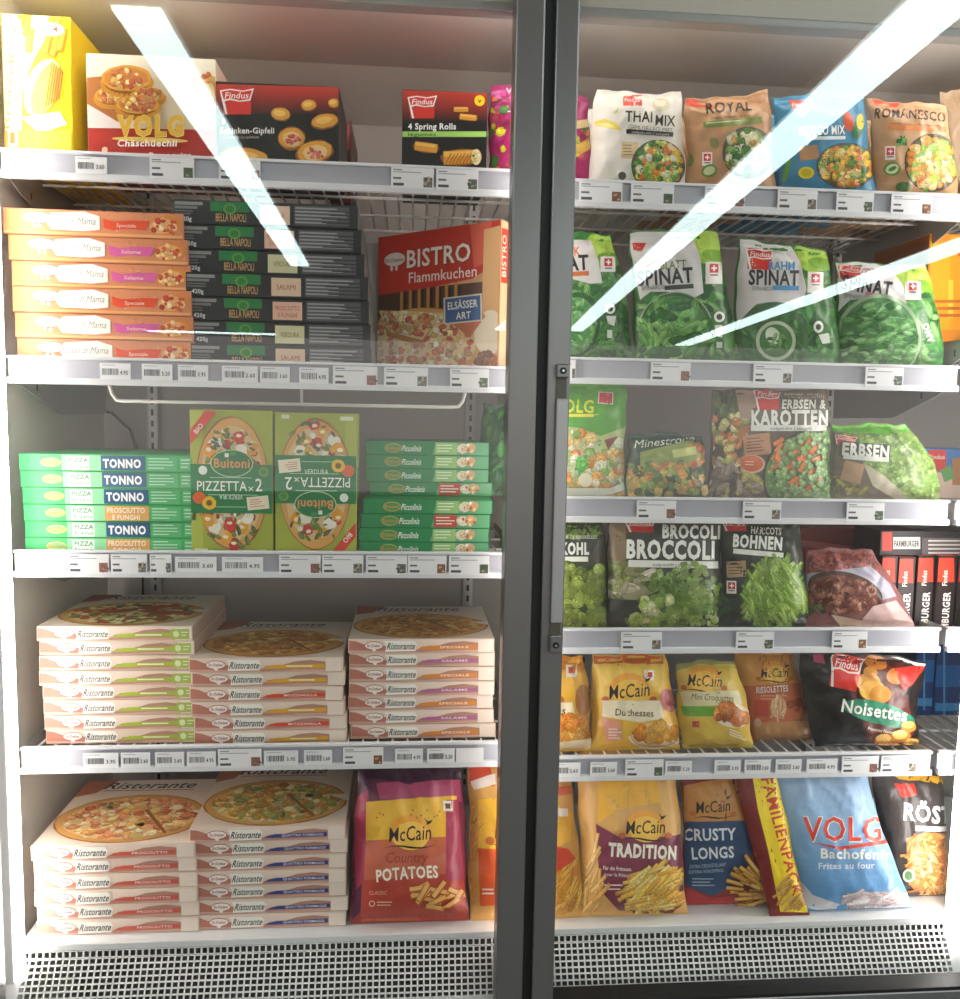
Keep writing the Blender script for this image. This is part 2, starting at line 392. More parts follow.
g = mesh('glass_pane', [(-.6745, -.112-.0, ZC-1.09), (.1545, -.112+.007, ZC-1.09), (.1545, -.112+.007, ZC+.86), (-.6745, -.112, ZC+.86),
      (-.6745, -.104, ZC-1.09), (.1545, -.104+.007, ZC-1.09), (.1545, -.104+.007, ZC+.86), (-.6745, -.104, ZC+.86)],
      [(0, 1, 2, 3), (5, 4, 7, 6)], GLASS, d1); loc(g)
ZR_ = at(945, 990, -.137).z
d2 = thing('glass_door', 'grey framed glass freezer door with a long grip, over the vegetable bags', 'door', (XM, -.12, ZC-1.09))
loc(stile(MB(), 0.217, 0.2545, -.135, -.085).build('stile', ALU, d2, .003))
loc(stile(MB(), 1.062, 1.12, -.165, -.095).build('stile', WHITE, d2, .003))
loc(MB().box(.217, 1.12, -.135, -.085, ZC+.86, ZC+.92).build('top_rail', ALU, d2, .003))
loc(MB().box(.2545, 1.062, -.137, -.088, ZC-1.145, ZR_).build('bottom_rail', CHROME, d2, .004))
loc(MB().box(.2545, 1.062, -.139, -.100, ZR_, ZR_+.007).build('bottom_seal', BLACK, d2, .001))
loc(MB().box(0.208, 0.2169, -.124, -.06, ZC-1.09, ZC+.86).build('gasket', BLACK, d2))
th2 = math.radians(2.2); y1 = -.108; y2 = -.108-(1.062-.2545)*math.tan(th2)
g = mesh('glass_pane', [(.2545, y1, ZC-1.09), (1.062, y2, ZC-1.09), (1.062, y2, ZC+.86), (.2545, y1, ZC+.86),
      (.2545, y1+.008, ZC-1.09), (1.062, y2+.008, ZC-1.09), (1.062, y2+.008, ZC+.86), (.2545, y1+.008, ZC+.86)],
      [(0, 1, 2, 3), (5, 4, 7, 6)], GLASS, d2); loc(g)
# grip on the right-hand stile
za, zb_ = at(557, 364, -.14).z, at(547, 652, -.14).z
hx0, hx1 = 0.2305, 0.2495
hd = MB(); hd.box(hx0, hx1, -.150, -.136, za-.022, za).box(hx0, hx1, -.150, -.136, zb_, zb_+.03)
loc(hd.build('handle_mount', ALU, d2, .002))
loc(MB().box(hx0+.001, hx1-.001, -.1385, -.1352, zb_+.03, za-.022).build('handle_recess', ALUD, d2))
loc(MB().box(hx0+.001, hx1+.001, -.148, -.1385, zb_+.05, za-.055).build('handle_grip', ALUL, d2, .003))
def disc(x, z, r, y, parent, name, m_):
    mb = MB(); mb.tube([(x, y, z), (x, y+.003, z)], r, 14); return loc(mb.build(name, m_, parent))
disc((hx0+hx1)/2, za-.011, .0052, -.1525, d2, 'screw', BLACK); disc((hx0+hx1)/2, zb_+.014, .0052, -.1525, d2, 'screw', BLACK)
disc((hx0+hx1)/2, za-.011, .0022, -.1535, d2, 'screw_socket', CHROME); disc((hx0+hx1)/2, zb_+.014, .0022, -.1535, d2, 'screw_socket', CHROME)

# uprights behind the door joints, with LED strips
pl = thing('door_jamb', 'white inner jamb with a lit LED strip beside the boxed pizzas', 'jamb', (-.68, -.04, ZC-1.1))
loc(MB().box(-.694, -.672, -.062, -.02, ZC-1.09, ZC+.68).build('post', WHITE, pl, .002))
loc(MB().box(-.672, -.659, -.060, -.046, ZC-.98, ZC+.66).build('led_diffuser', LEDL, pl))
ph = thing('header_lamp', 'slim lit LED strip along the front edge of the freezer canopy', 'lamp', (.2, -.03, ZC+ZT))
MB().box(XL-.2, XR-.2, -.006, .004, -.008, 0).build('led_diffuser', LEDT, ph)
pm = thing('door_jamb', 'dark centre jamb with LED strip hidden behind the door joint', 'jamb', (.21, -.04, ZC-1.1))
loc(MB().box(.165, .245, -.064, -.055, ZC-1.09, ZC+.68).build('post', ALU, pm, .002))
loc(MB().box(.190, .215, -.055, -.045, ZC-.98, ZC+.66).build('led_diffuser', LEDM, pm))
pr = thing('door_jamb', 'white jamb with a lit LED strip beside the hash brown bag', 'jamb', (1.04, -.04, ZC-1.1))
loc(MB().box(1.036, 1.075, -.075, -.02, ZC-1.09, ZC+.68).build('post', WHITE, pr, .002))
loc(MB().box(1.014, 1.036, -.072, -.052, ZC-.955, ZC+.66).build('led_diffuser', LEDR, pr))

# slotted shelf uprights on the back wall
def upright(x, label):
    t = thing('slotted_upright', label, 'upright', (x, .49, ZC-.9), 'slotted uprights on the back wall')
    MB().box(-.012, .012, -.012, .009, 0, 1.55).build('channel', PLATE, t, .001)
    sl = MB()
    for i in range(60): sl.box(-.003, .003, -.0125, -.0121, .02+i*.025, .034+i*.025)
    sl.build('slot', BLACK, t)
for x, l in ((at(155, 480, .49).x, 'slotted steel upright on the back wall behind the tuna pizza stack'), (at(470, 430, .49).x, 'slotted steel upright on the back wall above the baguette box stack'),
             (0.42, 'slotted steel upright on the back wall behind the spinach and broccoli bags'), (1.0, 'slotted steel upright on the back wall behind the burger boxes')):
    upright(x, l)
cb = MB().tube([at(70, 404, .485), at(112, 413, .485), at(130, 430, .485), at(140, 458, .485), at(142, 480, .485), at(143, 600, .485)], .003, 6)
tag(cb.build('sensor_cable', BLACK, None, smooth=True), 'thin dark cable curving down the back wall behind the tuna pizza boxes', 'cable')

# ---------------------------------------------------------------- shelves
WIRE_ME = None
def shelf(side, zt, label, loop=False, x0=None, x1=None, name='wire_shelf'):
    global WIRE_ME
    if x0 is None: x0, x1 = ((-.675, .198) if side == 'L' else (.222, .998))
    t = thing(name, label, 'shelf', (x0, 0, ZC+zt))
    Wd = x1-x0; H = .047
    # front price channel
    MB().prism([(0, -.002), (.006, -.002), (.006, -H+.004), (.0, -H+.004)], 0, Wd).build('price_channel', RAILM, t)
    MB().box(0, Wd, -.006, .004, -.005, 0).build('upper_lip', LIPM, t, .001)
    MB().box(0, Wd, -.008, .004, -H, -H+.011).build('lower_lip', LIPM, t, .0015)
    mb = MB()
    for y in (.018, .15, .29, .43): mb.tube([(0.004, y, -.019), (Wd-.004, y, -.019)], .0028)
    mb.build('cross_rod', WIREM, t, smooth=True)
    if WIRE_ME is None:
        o = MB().tube([(0, 0.004, -.026), (0, .008, -.015), (0, .015, -.0138), (0, .44, -.0138)], .0021).build('wire', WIREM, t, smooth=True); WIRE_ME = o.data; o.location.x = .014; k0 = 1
    else: k0 = 0
    n = int((Wd-.02)/.0275)
    for i in range(k0, n+1):
        o = bpy.data.objects.new('wire', WIRE_ME); link(o, t); o.location.x = .014+i*.0275
    for x in (0, Wd-.0025):
        mb = MB().prism([(.002, -.002), (.45, -.002), (.45, -.095), (.20, -.095), (.06, -.055), (.008, -.035)], x, x+.0025)
        mb.build('bracket', PLATE, t)
        mb = MB()
        for yy, zz in ((.03, -.02), (.10, -.045)): mb.box(x-.0008, x+.0033, yy, yy+.004, zz-.012, zz)
        mb.build('bracket_slot', BLACK, t, kind='stuff')
    if loop:
        a, b = at(112, 400, .06).x-x0, at(463, 400, .06).x-x0; z1, z2 = at(280, 391, .06).z-ZC-zt, at(280, 404, .06).z-ZC-zt
        P = [(a-.01, .06, -.019), (a, .06, z2+.012), (a+.008, .06, z2+.001), (a+.02, .06, z2), (b-.02, .06, z2), (b-.008, .06, z2+.001), (b, .06, z2+.012), (b+.01, .06, -.019)]
        MB().tube(P, .0032, 8).tube([((a+b)/2+.02, .06, -.019), ((a+b)/2+.02, .06, z2)], .0028).build('support_loop', WIREM, t, smooth=True)
    return t
SL = {'L1': .428, 'L2': .093, 'L3': -.236, 'L4': -.585, 'R1': .417, 'R2': .1125, 'R3': -.134, 'R4': -.375, 'R5': -.6155}
shelf('L', SL['L1'], 'top wire shelf with grey price rail under the yellow and black boxes')
shelf('L', SL['L2'], 'wire shelf with price rail under the orange and black pizza box stacks', loop=True)
shelf('L', SL['L3'], 'wire shelf with price rail under the green pizza and baguette boxes')
shelf('L', SL['L4'], 'wire shelf with price rail under the upper three stacks of cream pizza boxes')
shelf('R', SL['R1'], 'top wire shelf with price rail under the mixed vegetable bags')
shelf('R', SL['R2'], 'wire shelf with price rail under the spinach bags')
shelf('R', SL['R3'], 'wire shelf with price rail under the minestrone and pea bags')
shelf('R', SL['R4'], 'wire shelf with price rail under the broccoli and bean bags')
shelf('R', SL['R5'], 'wire shelf with price rail under the croquette and potato ball bags')
NBR = {'N1': .452, 'N2': .165, 'N3': -.134, 'N4': -.375, 'N5': -.6155}
for k, l in (('N1', 'neighbouring wire shelf end above the tall orange carton'), ('N2', 'neighbouring wire shelf end carrying the tall orange carton'), ('N3', 'neighbouring wire shelf end carrying the blue fish carton'),
             ('N4', 'neighbouring wire shelf end beside the burger cartons'), ('N5', 'neighbouring wire shelf end carrying the dark blue cartons')):
    shelf('N', NBR[k], l, x0=1.012, x1=1.93)

# ---------------------------------------------------------------- cartons
def carton_mesh(w_, d_, h_, cols, bevel=.0012, parent=None, name='carton'):
    """cols: dict front side top bottom; local origin at front lower left corner"""
    bm = bmesh.new()
    vs = [bm.verts.new(v) for v in boxv(0, w_, 0, d_, 0, h_)]
    for f in BOXF: bm.faces.new([vs[i] for i in f])
    bmesh.ops.recalc_face_normals(bm, faces=bm.faces)
    bmesh.ops.bevel(bm, geom=list(bm.edges), offset=bevel, segments=1, affect='EDGES')
    me = bpy.data.meshes.new(name); bm.to_mesh(me); bm.free()
    a = me.color_attributes.new('Col', 'FLOAT_COLOR', 'CORNER'); buf = np.ones((len(me.loops), 4))
    for p in me.polygons:
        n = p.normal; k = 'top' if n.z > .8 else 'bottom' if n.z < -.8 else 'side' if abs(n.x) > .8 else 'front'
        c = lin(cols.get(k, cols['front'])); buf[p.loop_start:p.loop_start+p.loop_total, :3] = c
    a.data.foreach_set('color', buf.ravel().astype(np.float32)); me.materials.append(CARD)
    o = bpy.data.objects.new(name, me); link(o, parent); return o
def front_box(name, label, x0, x1, ytop, ybot, Y, depth, cols, art=None, cat='carton', group=None, side_art=None, zbot=None):
    """an upright box facing the door: pixel rectangle of its front at plane Y"""
    ym = (ytop+ybot)/2; xm = (x0+x1)/2
    X0, X1 = at(x0, ym, Y).x, at(x1, ym, Y).x; Z1, Z0 = at(xm, ytop, Y).z, at(xm, ybot, Y).z
    if zbot is not None: Z0 = ZC+zbot
    t = thing(name, label, cat, (X0, Y, Z0), group)
    carton_mesh(X1-X0, depth, Z1-Z0, cols, parent=t)
    if art:
        def mp(px, py, off):
            X, Z = atv(np.stack([px, py], 1), Y); X = np.clip(X, X0+.0008, X1-.0008); Z = np.clip(Z, Z0+.0008, Z1-.0008)
            return np.stack([X-X0, -0.0002-off, Z-Z0], 1)
        art.build(mp, t, CARD)
    return t
def copy_tree(t, loc_, label=None, group=None, parts=True):
    r = t.copy(); link(r); r.location = loc_
    if label: r['label'] = label
    if group: r['group'] = group
    for ch in [c for c in t.children]:
        if parts: c = ch.copy(); link(c); c.parent = r
    return r
FOOD = ['#e9b95a', '#d98a3a', '#f0d080', '#c8642c']
VEG = ['#e07a2c', '#6aa03a', '#d8d6a8', '#e8b840', '#3f7a2e', '#eee6c8', '#c4d070']
GREEN = ['#43803e', '#356a34', '#5c984e', '#78a862', '#2a5a2c']
def findus(a, x, y, w_, h_, rot=0):
    """red flag badge with a white wave outline"""
    g = 'logo'
    R = lambda px, py: (x+(px*w_)*math.cos(math.radians(rot))+(py*h_)*math.sin(math.radians(rot)), y-(px*w_)*math.sin(math.radians(rot))+(py*h_)*math.cos(math.radians(rot)))
    a.poly([R(0.02, .0), R(1, .0), R(.97, 1), R(.05, 1)], '#d8342a', g)
    a.poly([R(-.06, .08), R(.3, .02), R(.7, .09), R(1.08, .0), R(.95, .48), R(.6, .52), R(.3, .45), R(.1, .5), R(.2, 1.0), R(.12, 1.0)], '#f4efe8', g)
    a.poly([R(0.0, .13), R(.3, .07), R(.7, .14), R(1.02, .07), R(.91, .42), R(.6, .47), R(.3, .39), R(.07, .43)], '#d8342a', g)
    c = R(.5, .39); a.text('Findus', c[0], c[1], w_*.78, h_*.24, '#fbf4ee', rot=rot, skew=.15, bold=.012, g='logo')
def swiss(a, x, y, s_, rot=0):
    a.rect(x-s_*.62, y-s_*.7, x+s_*.62, y+s_*1.0, '#efe9e4', 'badge', rot); a.rect(x-s_*.45, y-s_*.5, x+s_*.45, y+s_*.4, '#d22f2a', 'badge', rot)
    a.rect(x-s_*.28, y-s_*.13, x+s_*.28, y+s_*.03, '#ffffff', 'badge', rot); a.rect(x-s_*.08, y-s_*.33, x+s_*.08, y+s_*.23, '#ffffff', 'badge', rot)
    a.rect(x-s_*.4, y+s_*.55, x+s_*.4, y+s_*.7, '#7a6a60', 'badge', rot)
def mccain(a, x, y, w_, rot=0, sun=True):
    h_ = w_*.3
    if sun: a.ell(x, y-h_*.55, w_*.42, h_*1.15, '#f3a63c', 'logo'); a.ell(x+1, y-h_*.3, w_*.36, h_*.95, '#f8c552', 'logo')
    a.ell(x-w_*.5, y+h_*.15, w_*.08, h_*.22, '#c4682c', 'logo'); a.ell(x+w_*.5, y+h_*.15, w_*.08, h_*.22, '#c4682c', 'logo')
    a.text('McCain', x, y, w_*.84, h_*.98, '#241a12', rot=rot, skew=.12, bold=.005, g='logo')
    c, s_ = math.cos(math.radians(rot)), math.sin(math.radians(rot))
    P = []
    for i in range(9): q = i/8*2-1; P.append((x+q*w_*.5, y+h_*.38-q*w_*.5*s_+h_*.12*math.sin(q*3)))
    P += [(p[0], p[1]+h_*.12*(1-abs(i/4-1))+.3) for i, p in reversed(list(enumerate(P)))]
    a.poly(P, '#241a12', 'logo')
    a.poly([(x+w_*.27, y-h_*1.45-w_*.3*s_), (x+w_*.36, y-h_*1.2-w_*.3*s_), (x+w_*.46, y-h_*1.3-w_*.3*s_), (x+w_*.4, y-h_*1.05-w_*.3*s_), (x+w_*.33, y-h_*.95-w_*.3*s_), (x+w_*.34, y-h_*1.15-w_*.3*s_)], '#241a12', 'logo')
# ---------------------------------------------------------------- bags
class Bag:
    def __init__(s, TL, TR, BR, BL, Y, T, shelf_z=None, bl=0, br=0, bt=0, bb=0, lean=0.0, seed=1, amp=.0022, wob=1.7, pw=3.0, yaw=0.0, flat=.05):
        s.T, s.lean, s.amp, s.Y0, s.pw, s.flat, s.yaw = T, lean, amp, Y+T, pw, flat, yaw
        Yc = s.Y0
        Q = [at(*p, Yc) for p in (TL, TR, BR, BL)]
        s.q = [(q.x, q.z) for q in Q]
        if shelf_z is not None:
            z = ZC+shelf_z
            s.q[2] = (s.q[2][0], z); s.q[3] = (s.q[3][0], z)
        k = (D+Yc)/F; s.b = [q*k for q in (bl, br, bt, bb)]; s.w = wob*k
        s.fixb = shelf_z is not None
        R = np.random.RandomState(seed); s.R = R
        s.ph = R.uniform(0, 6.28, 16)
        nc = 13
        s.cr = [(R.uniform(.05, .95), R.uniform(.05, .95), R.uniform(0, PI), R.uniform(.10, .35), R.uniform(.035, .08), R.uniform(-1, 1)) for _ in range(nc)]
        for cx, cy, a in ((0, 0, .7), (1, 0, 2.4), (0, 1, -.7), (1, 1, -2.4), (.5, 1, 1.5), (.3, 1, 1.3), (.75, 1, 1.8)):
            s.cr.append((cx+.12*(.5-cx), cy+.1*(.5-cy), a+R.uniform(-.3, .3), R.uniform(.15, .4), R.uniform(.03, .055), R.uniform(-1.5, -.5)))
        s.org = Vector(((s.q[3][0]+s.q[2][0])/2, s.Y0, min(s.q[2][1], s.q[3][1])))
    def edges(s, u, v):
        (tlx, tlz), (trx, trz), (brx, brz), (blx, blz) = s.q
        p = s.ph
        xl = blx+(tlx-blx)*v - s.b[0]*np.sin(PI*v) + s.w*(np.sin(v*9+p[0])*.6+np.sin(v*23+p[1])*.35)
        xr = brx+(trx-brx)*v + s.b[1]*np.sin(PI*v) + s.w*(np.sin(v*8+p[2])*.6+np.sin(v*21+p[3])*.35)
        zt = tlz+(trz-tlz)*u + s.b[2]*np.sin(PI*u) + s.w*(np.sin(u*10+p[4])*.6+np.sin(u*25+p[5])*.35)
        zb = blz+(brz-blz)*u - s.b[3]*np.sin(PI*u)
        if not s.fixb: zb = zb + s.w*(np.sin(u*10+p[6])*.5)
        return xl, xr, zt, zb
    def xz(s, u, v):
        xl, xr, zt, zb = s.edges(u, v); return xl+(xr-xl)*u, zb+(zt-zb)*v
    def prof(s, u, v):
        f = s.flat; vv = np.clip((v-f*.6)/(1-f*1.6), 0, 1)
        a = 1-np.abs(2*u-1)**s.pw; b = 1-np.abs(2*vv-1)**(s.pw+.4)
        return np.clip(a, 0, 1)**.8*np.clip(b, 0, 1)**.85
    def wr(s, u, v):
        h = 0*u
        for cx, cy, a, L, wd, am in s.cr:
            dx, dy = u-cx, v-cy; t = dx*math.cos(a)+dy*math.sin(a); n = -dx*math.sin(a)+dy*math.cos(a)+.06*np.sin(t*12+cx*9)
            h = h + am*np.exp(-(n/wd)**2-(t/L)**2)
        p = s.ph
        h = h + .35*np.sin(u*13+v*7+p[7])*np.sin(v*11-u*5+p[8]) + .25*np.sin(u*27-v*15+p[9])*np.sin(v*24+u*9+p[10])
        return h*s.amp
    def surf(s, u, v, side=1):
        X, Z = s.xz(u, v); pr = s.prof(u, v)
        e = np.clip(np.minimum(np.minimum(u, 1-u)*9, np.minimum(v, 1-v)*12), 0, 1)
        if side > 0: Y = -s.T*pr + s.wr(u, v)*e
        else: Y = s.T*.8*pr + .0006
        Y = Y + s.lean*v + s.yaw*(u-.5)
        return np.stack([X, s.Y0+Y, Z], 1)
    def inv(s, X, Z):
        u = np.full_like(X, .5); v = np.full_like(X, .5)
        for _ in range(7):
            xl, xr, zt, zb = s.edges(u, v); u = np.clip((X-xl)/(xr-xl), -.3, 1.3); v = np.clip((Z-zb)/(zt-zb), -.3, 1.3)
        return np.clip(u, .012, .988), np.clip(v, .012, .988)
    def uv_of(s, px, py):
        P = np.stack([px, py], 1); Y = np.full(len(P), s.Y0-s.T*.8)
        for _ in range(3):
            X, Z = atv(P, Y); u, v = s.inv(X, Z); Y = s.surf(u, v)[:, 1]
        return u, v
    def norm(s, u, v):
        e = 2e-3; a = s.surf(u+e, v)-s.surf(u-e, v); b = s.surf(u, v+e)-s.surf(u, v-e)
        n = np.cross(a, b); return n/np.maximum(np.linalg.norm(n, axis=1, keepdims=True), 1e-9)
    def make(s, name, label, cols, art=None, cat='bag', group=None, nu=54, nv=62, back=None, maxe=4.0):
        t = thing(name, label, cat, s.org, group); o = np.array(s.org)
        U, V_ = np.meshgrid(np.linspace(0, 1, nu+1), np.linspace(0, 1, nv+1)); u, v = U.ravel(), V_.ravel()
        Pf = s.surf(u, v)-o; Nf = s.norm(u, v)
        F_ = []; K = []
        stops = [(0, cols), (1, cols)] if isinstance(cols, str) else cols
        sv = [q[0] for q in stops]; sc = np.array([lin(q[1]) for q in stops])
        for j in range(nv):
            vv = (j+.5)/nv; c = [np.interp(vv, sv, sc[:, i]) for i in range(3)]
            for i in range(nu): a = j*(nu+1)+i; F_.append((a, a+1, a+nu+2, a+nu+1)); K.append(c)
        mesh('film_front', Pf, F_, FILM, t, cols=K, smooth=True, normals=Nf)
        mu, mv = 12, 14
        U, V_ = np.meshgrid(np.linspace(0, 1, mu+1), np.linspace(0, 1, mv+1)); u, v = U.ravel(), V_.ravel()
        Pb = s.surf(u, v, -1)-o; F_ = []; K = []
        for j in range(mv):
            for i in range(mu): a = j*(mu+1)+i; F_.append((a+mu+1, a+mu+2, a+1, a)); K.append(lin(back) if back else [np.interp((j+.5)/mv, sv, sc[:, q]) for q in range(3)])
        mesh('film_back', Pb, F_, FILM, t, cols=K, smooth=True)
        if art:
            cache = {}
            def uvc(px, py):
                k = (len(px), float(px.sum()), float(py.sum()))
                if k not in cache: cache[k] = s.uv_of(px, py)
                return cache[k]
            def mp(px, py, off):
                u, v = uvc(px, py); P = s.surf(u, v); P[:, 1] -= .0009+off; return P-o
            def nm(px, py): u, v = uvc(px, py); return s.norm(u, v)
            art.build(mp, t, FILM, maxe=maxe, normal=nm)
        return t
SZ = lambda k: SL[k]-.0115

# =============================================================== TOP SHELF, BOXED SIDE
z = SZ('L1')
a = Art(1); a.rect(2, 14, 72, 150, '#ffe21e'); a.rect(2, 14, 22, 150, '#f6eeb8'); a.poly([(22, 14), (58, 14), (34, 60), (22, 90)], '#fff2a0')
for x, y, r in ((20, 20, -8), (27, 24, -5), (50, 22, -14), (57, 24, -14), (30, 40, -6), (48, 42, -16), (55, 45, -14), (62, 40, -14)): a.rect(x-3.5, y-11, x+3.5, y+13, '#d68f28', rot=r); a.rect(x-2.4, y-9, x+2, y+11, '#e8b040', rot=r)
a.poly([(16, 20), (21, 20), (29, 68), (25, 100)], '#fdf9d8'); a.ell(43, 88, 17, 30, '#fff59a', rot=-20); a.ell(46, 90, 12, 27, '#f6d060', rot=-20)
for i in range(6): a.rect(49+i*2.4, 62+i*2, 50.5+i*2.4, 108-i*1.5, '#b97a26', rot=-8)
a.ell(52, 30, 13, 7, '#fdf6d4', rot=-6); a.text('4', 56, 33, 5, 6, '#c05a20')
a.poly([(22, 118), (60, 112), (68, 125), (40, 134)], '#fffbe0')
a.rect(2, 131, 72, 150, '#fff04a'); a.rect(2, 131, 35, 147, '#dd8a3a'); a.rect(9, 130, 19, 147, '#f9f0d4'); a.rect(11, 133, 16, 144, '#c8742c'); a.text('Bretzeli', 12, 92, 74, 5, '#9c8a30', rot=86, bold=0.0); a.text('pommes duchesse', 8, 84, 84, 3.4, '#b0a048', rot=86, bold=0.0)
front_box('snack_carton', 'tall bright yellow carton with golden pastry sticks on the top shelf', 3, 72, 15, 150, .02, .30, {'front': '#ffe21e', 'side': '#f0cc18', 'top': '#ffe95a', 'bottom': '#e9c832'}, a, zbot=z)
a = Art(2); a.rect(87, 54, 217, 160, '#e6d8b8'); a.poly([(87, 54), (217, 57), (217, 80), (87, 76)], '#efe6d0'); a.rect(87, 105, 125, 128, '#e8dcd6'); a.poly([(87, 128), (217, 130), (217, 160), (87, 160)], '#b33023')
a.poly([(87, 78), (130, 74), (150, 110), (118, 122), (87, 104)], '#b9743a')
def tart(x, y, rx, ry, rot=0):
    a.ell(x, y+ry*.25, rx, ry, '#b5701f', rot=rot); 
    for i in range(17): th = PI*(i/16); a.ellc(x-rx*math.cos(th)*.96, y+ry*.25+ry*math.sin(th)*.92, 2.4, 2.6, lin('#d9962f'), 'artwork')
    a.ell(x, y, rx*.97, ry*.85, '#e6a63c', rot=rot, j=.03); a.ell(x, y, rx*.85, ry*.68, '#d98a3c', rot=rot, j=.05)
    a.scatter('chunk', ('e', x, y, rx*.8, ry*.62), 34, 3.0, ['#e8b860', '#d27c4a', '#f2d48a', '#c8603a'])
tart(112, 96, 17, 10); tart(128, 80, 26, 15); tart(150, 98, 17, 9); tart(141, 108, 22, 11)
a.ell(205, 92, 14, 17, '#dca040'); a.ell(204, 94, 11, 14, '#f0d09a'); a.scatter('chunk', ('e', 203, 78, 12, 6), 14, 3, FOOD)
a.otext('VOLG', 153, 138, 66, 19, '#e8b83a', '#f7dc78', bold=.05); a.ell(153, 143, 38, 2.5, '#f1cf62', rot=-2)
a.text('Chäschüechli', 150, 149.5, 59, 6.5, '#fff6ee', skew=.1, bold=.03); a.text('Ramequins', 170, 157.5, 42, 5, '#fff6ee', skew=.1, bold=.02)
a.ell(105, 150, 3, 3, '#f2c9b8')
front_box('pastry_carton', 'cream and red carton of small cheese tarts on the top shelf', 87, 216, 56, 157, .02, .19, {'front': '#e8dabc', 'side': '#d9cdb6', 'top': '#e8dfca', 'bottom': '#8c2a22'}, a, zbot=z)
def black_findus(x0, x1, y0, y1, seed):
    a = Art(seed); n = 12; h = (y1-y0)*.38
    for i in range(n):
        f = i/n; c = tuple(lin('#c2392a')[k]*(1-f)+lin('#141212')[k]*f for k in range(3))
        a.addl([(x0, y0+h*f), (x1, y0+h*f), (x1, y0+h*(i+1)/n+.3), (x0, y0+h*(i+1)/n+.3)], [(0, 1, 2), (0, 2, 3)], c, 'artwork')
    a.rect(x0, y0+h, x1, y1+12, '#151313'); return a
def puff(a, x, y, rx, ry, rot=0, ham=False):
    a.ell(x, y, rx, ry, '#9a5c20', rot=rot, j=.05); a.ell(x, y-.5, rx*.92, ry*.86, '#e0a03c', rot=rot, j=.05); a.ell(x-1, y-1.2, rx*.6, ry*.45, '#f2c664', rot=rot, j=.08)
    if ham: a.ell(x+1, y+1, rx*.62, ry*.6, '#e8c890', rot=rot); a.scatter('chunk', ('e', x+1, y+1.5, rx*.45, ry*.42), 14, 2.2, ['#d86a5a', '#e0887a', '#c24a40'])
a = black_findus(215, 341, 84, 165, 3); findus(a, 222, 89, 30, 26)
a.text('8', 224, 124, 3.5, 5, '#ffffff'); a.text('Schinken-Gipfeli', 247.5, 134, 54, 6, '#f6f3ee', bold=.02); a.text('croissants au jambon', 241, 139, 36, 3, '#c9c4bc', bold=0)
puff(a, 281, 115, 10, 7, -8); puff(a, 309, 106, 8, 6, 5); puff(a, 334, 104, 6, 5); puff(a, 325, 122, 14, 8, 8); puff(a, 292, 139, 14, 12, 0, True); puff(a, 315, 153, 19, 12, 12, True); puff(a, 245, 157, 24, 9, -5)
front_box('snack_carton', 'black and red carton of ham croissants on the top shelf', 216, 339, 84, 163, .02, .19, {'front': '#151313', 'side': '#2a1412', 'top': '#b8352a', 'bottom': '#221012'}, a, zbot=z)
front_box('snack_carton', 'dark red carton end standing behind the ham croissant carton', 330, 351, 120, 165, .23, .2, {'front': '#6a1f1c', 'side': '#541a18', 'top': '#8c2a22', 'bottom': '#3c1010'}, Art(4).rect(342, 126, 349, 150, '#a8342a').rect(343, 150, 350, 162, '#2a1210'), zbot=z)
a = black_findus(401, 488, 90, 172, 5); findus(a, 409, 96, 26, 23); a.rect(402, 132, 486, 137.5, '#a8d868'); a.text('légumes', 422, 136.6, 28, 3.3, '#2c5a20', bold=.01)
a.text('4 Spring Rolls', 432, 130, 48, 6.2, '#ffffff', bold=.025); a.ell(479.5, 101, 5.2, 5.5, '#f7d21e'); a.text('v', 479.5, 103, 4, 4, '#3a3020', bold=.03)
for x, y, w_, h_, r in ((461, 110, 17, 6, 0), (468, 118, 20, 7, -6), (426, 148, 27, 11, -8), (461, 158, 42, 17, 3)):
    a.ell(x, y, w_/2, h_/2, '#8e561c', rot=r, j=.03); a.rect(x-w_*.42, y-h_*.42, x+w_*.42, y+h_*.38, '#dd9a34', rot=r); a.rect(x-w_*.4, y-h_*.36, x+w_*.36, y-h_*.08, '#f0bf58', rot=r)
for i in range(9): a.rect(448+i*3.4, 153+(i % 2), 449+i*3.4, 165, '#a86c24', rot=-30)
a.ell(476, 158, 5, 8, '#f0d4a0'); a.scatter('chunk', ('e', 476, 158, 4, 6), 14, 1.6, VEG)
front_box('snack_carton', 'black and red carton of spring rolls on the top shelf', 402, 487, 91, 168, .02, .19, {'front': '#151313', 'side': '#2a1412', 'top': '#b8352a', 'bottom': '#16241a'}, a, zbot=z)
# magenta bag behind the door joint
a = Art(6); a.text('L', 509, 112, 6, 6, '#f6e8ee', bold=.04); a.text('V', 509, 94, 6, 6, '#f2c8d8', bold=.02)
a.scatter('chunk', ('p', [(488, 110), (520, 110), (560, 125), (592, 120), (592, 172), (488, 172)]), 60, 5.5, ['#e0d034', '#d8c02c', '#4c8c38', '#d24a6a', '#b83460', '#e08a30', '#b82c78'])
a.scatter('leaf', ('e', 500, 100, 14, 10), 10, 4, ['#d8622c', '#c23a8a']); a.rect(575, 120, 592, 128, '#e8c890', rot=10); a.rect(576, 142, 592, 152, '#e2b050', rot=30)
Bag((490, 86), (588, 98), (594, 178), (488, 170), .02, .028, z, bt=4, seed=6, amp=.003).make('berry_bag', 'magenta frozen bag with yellow fruit half hidden behind the dark door frame', [(0, '#b02468'), (.6, '#b8286c'), (1, '#8a1f52')], a)

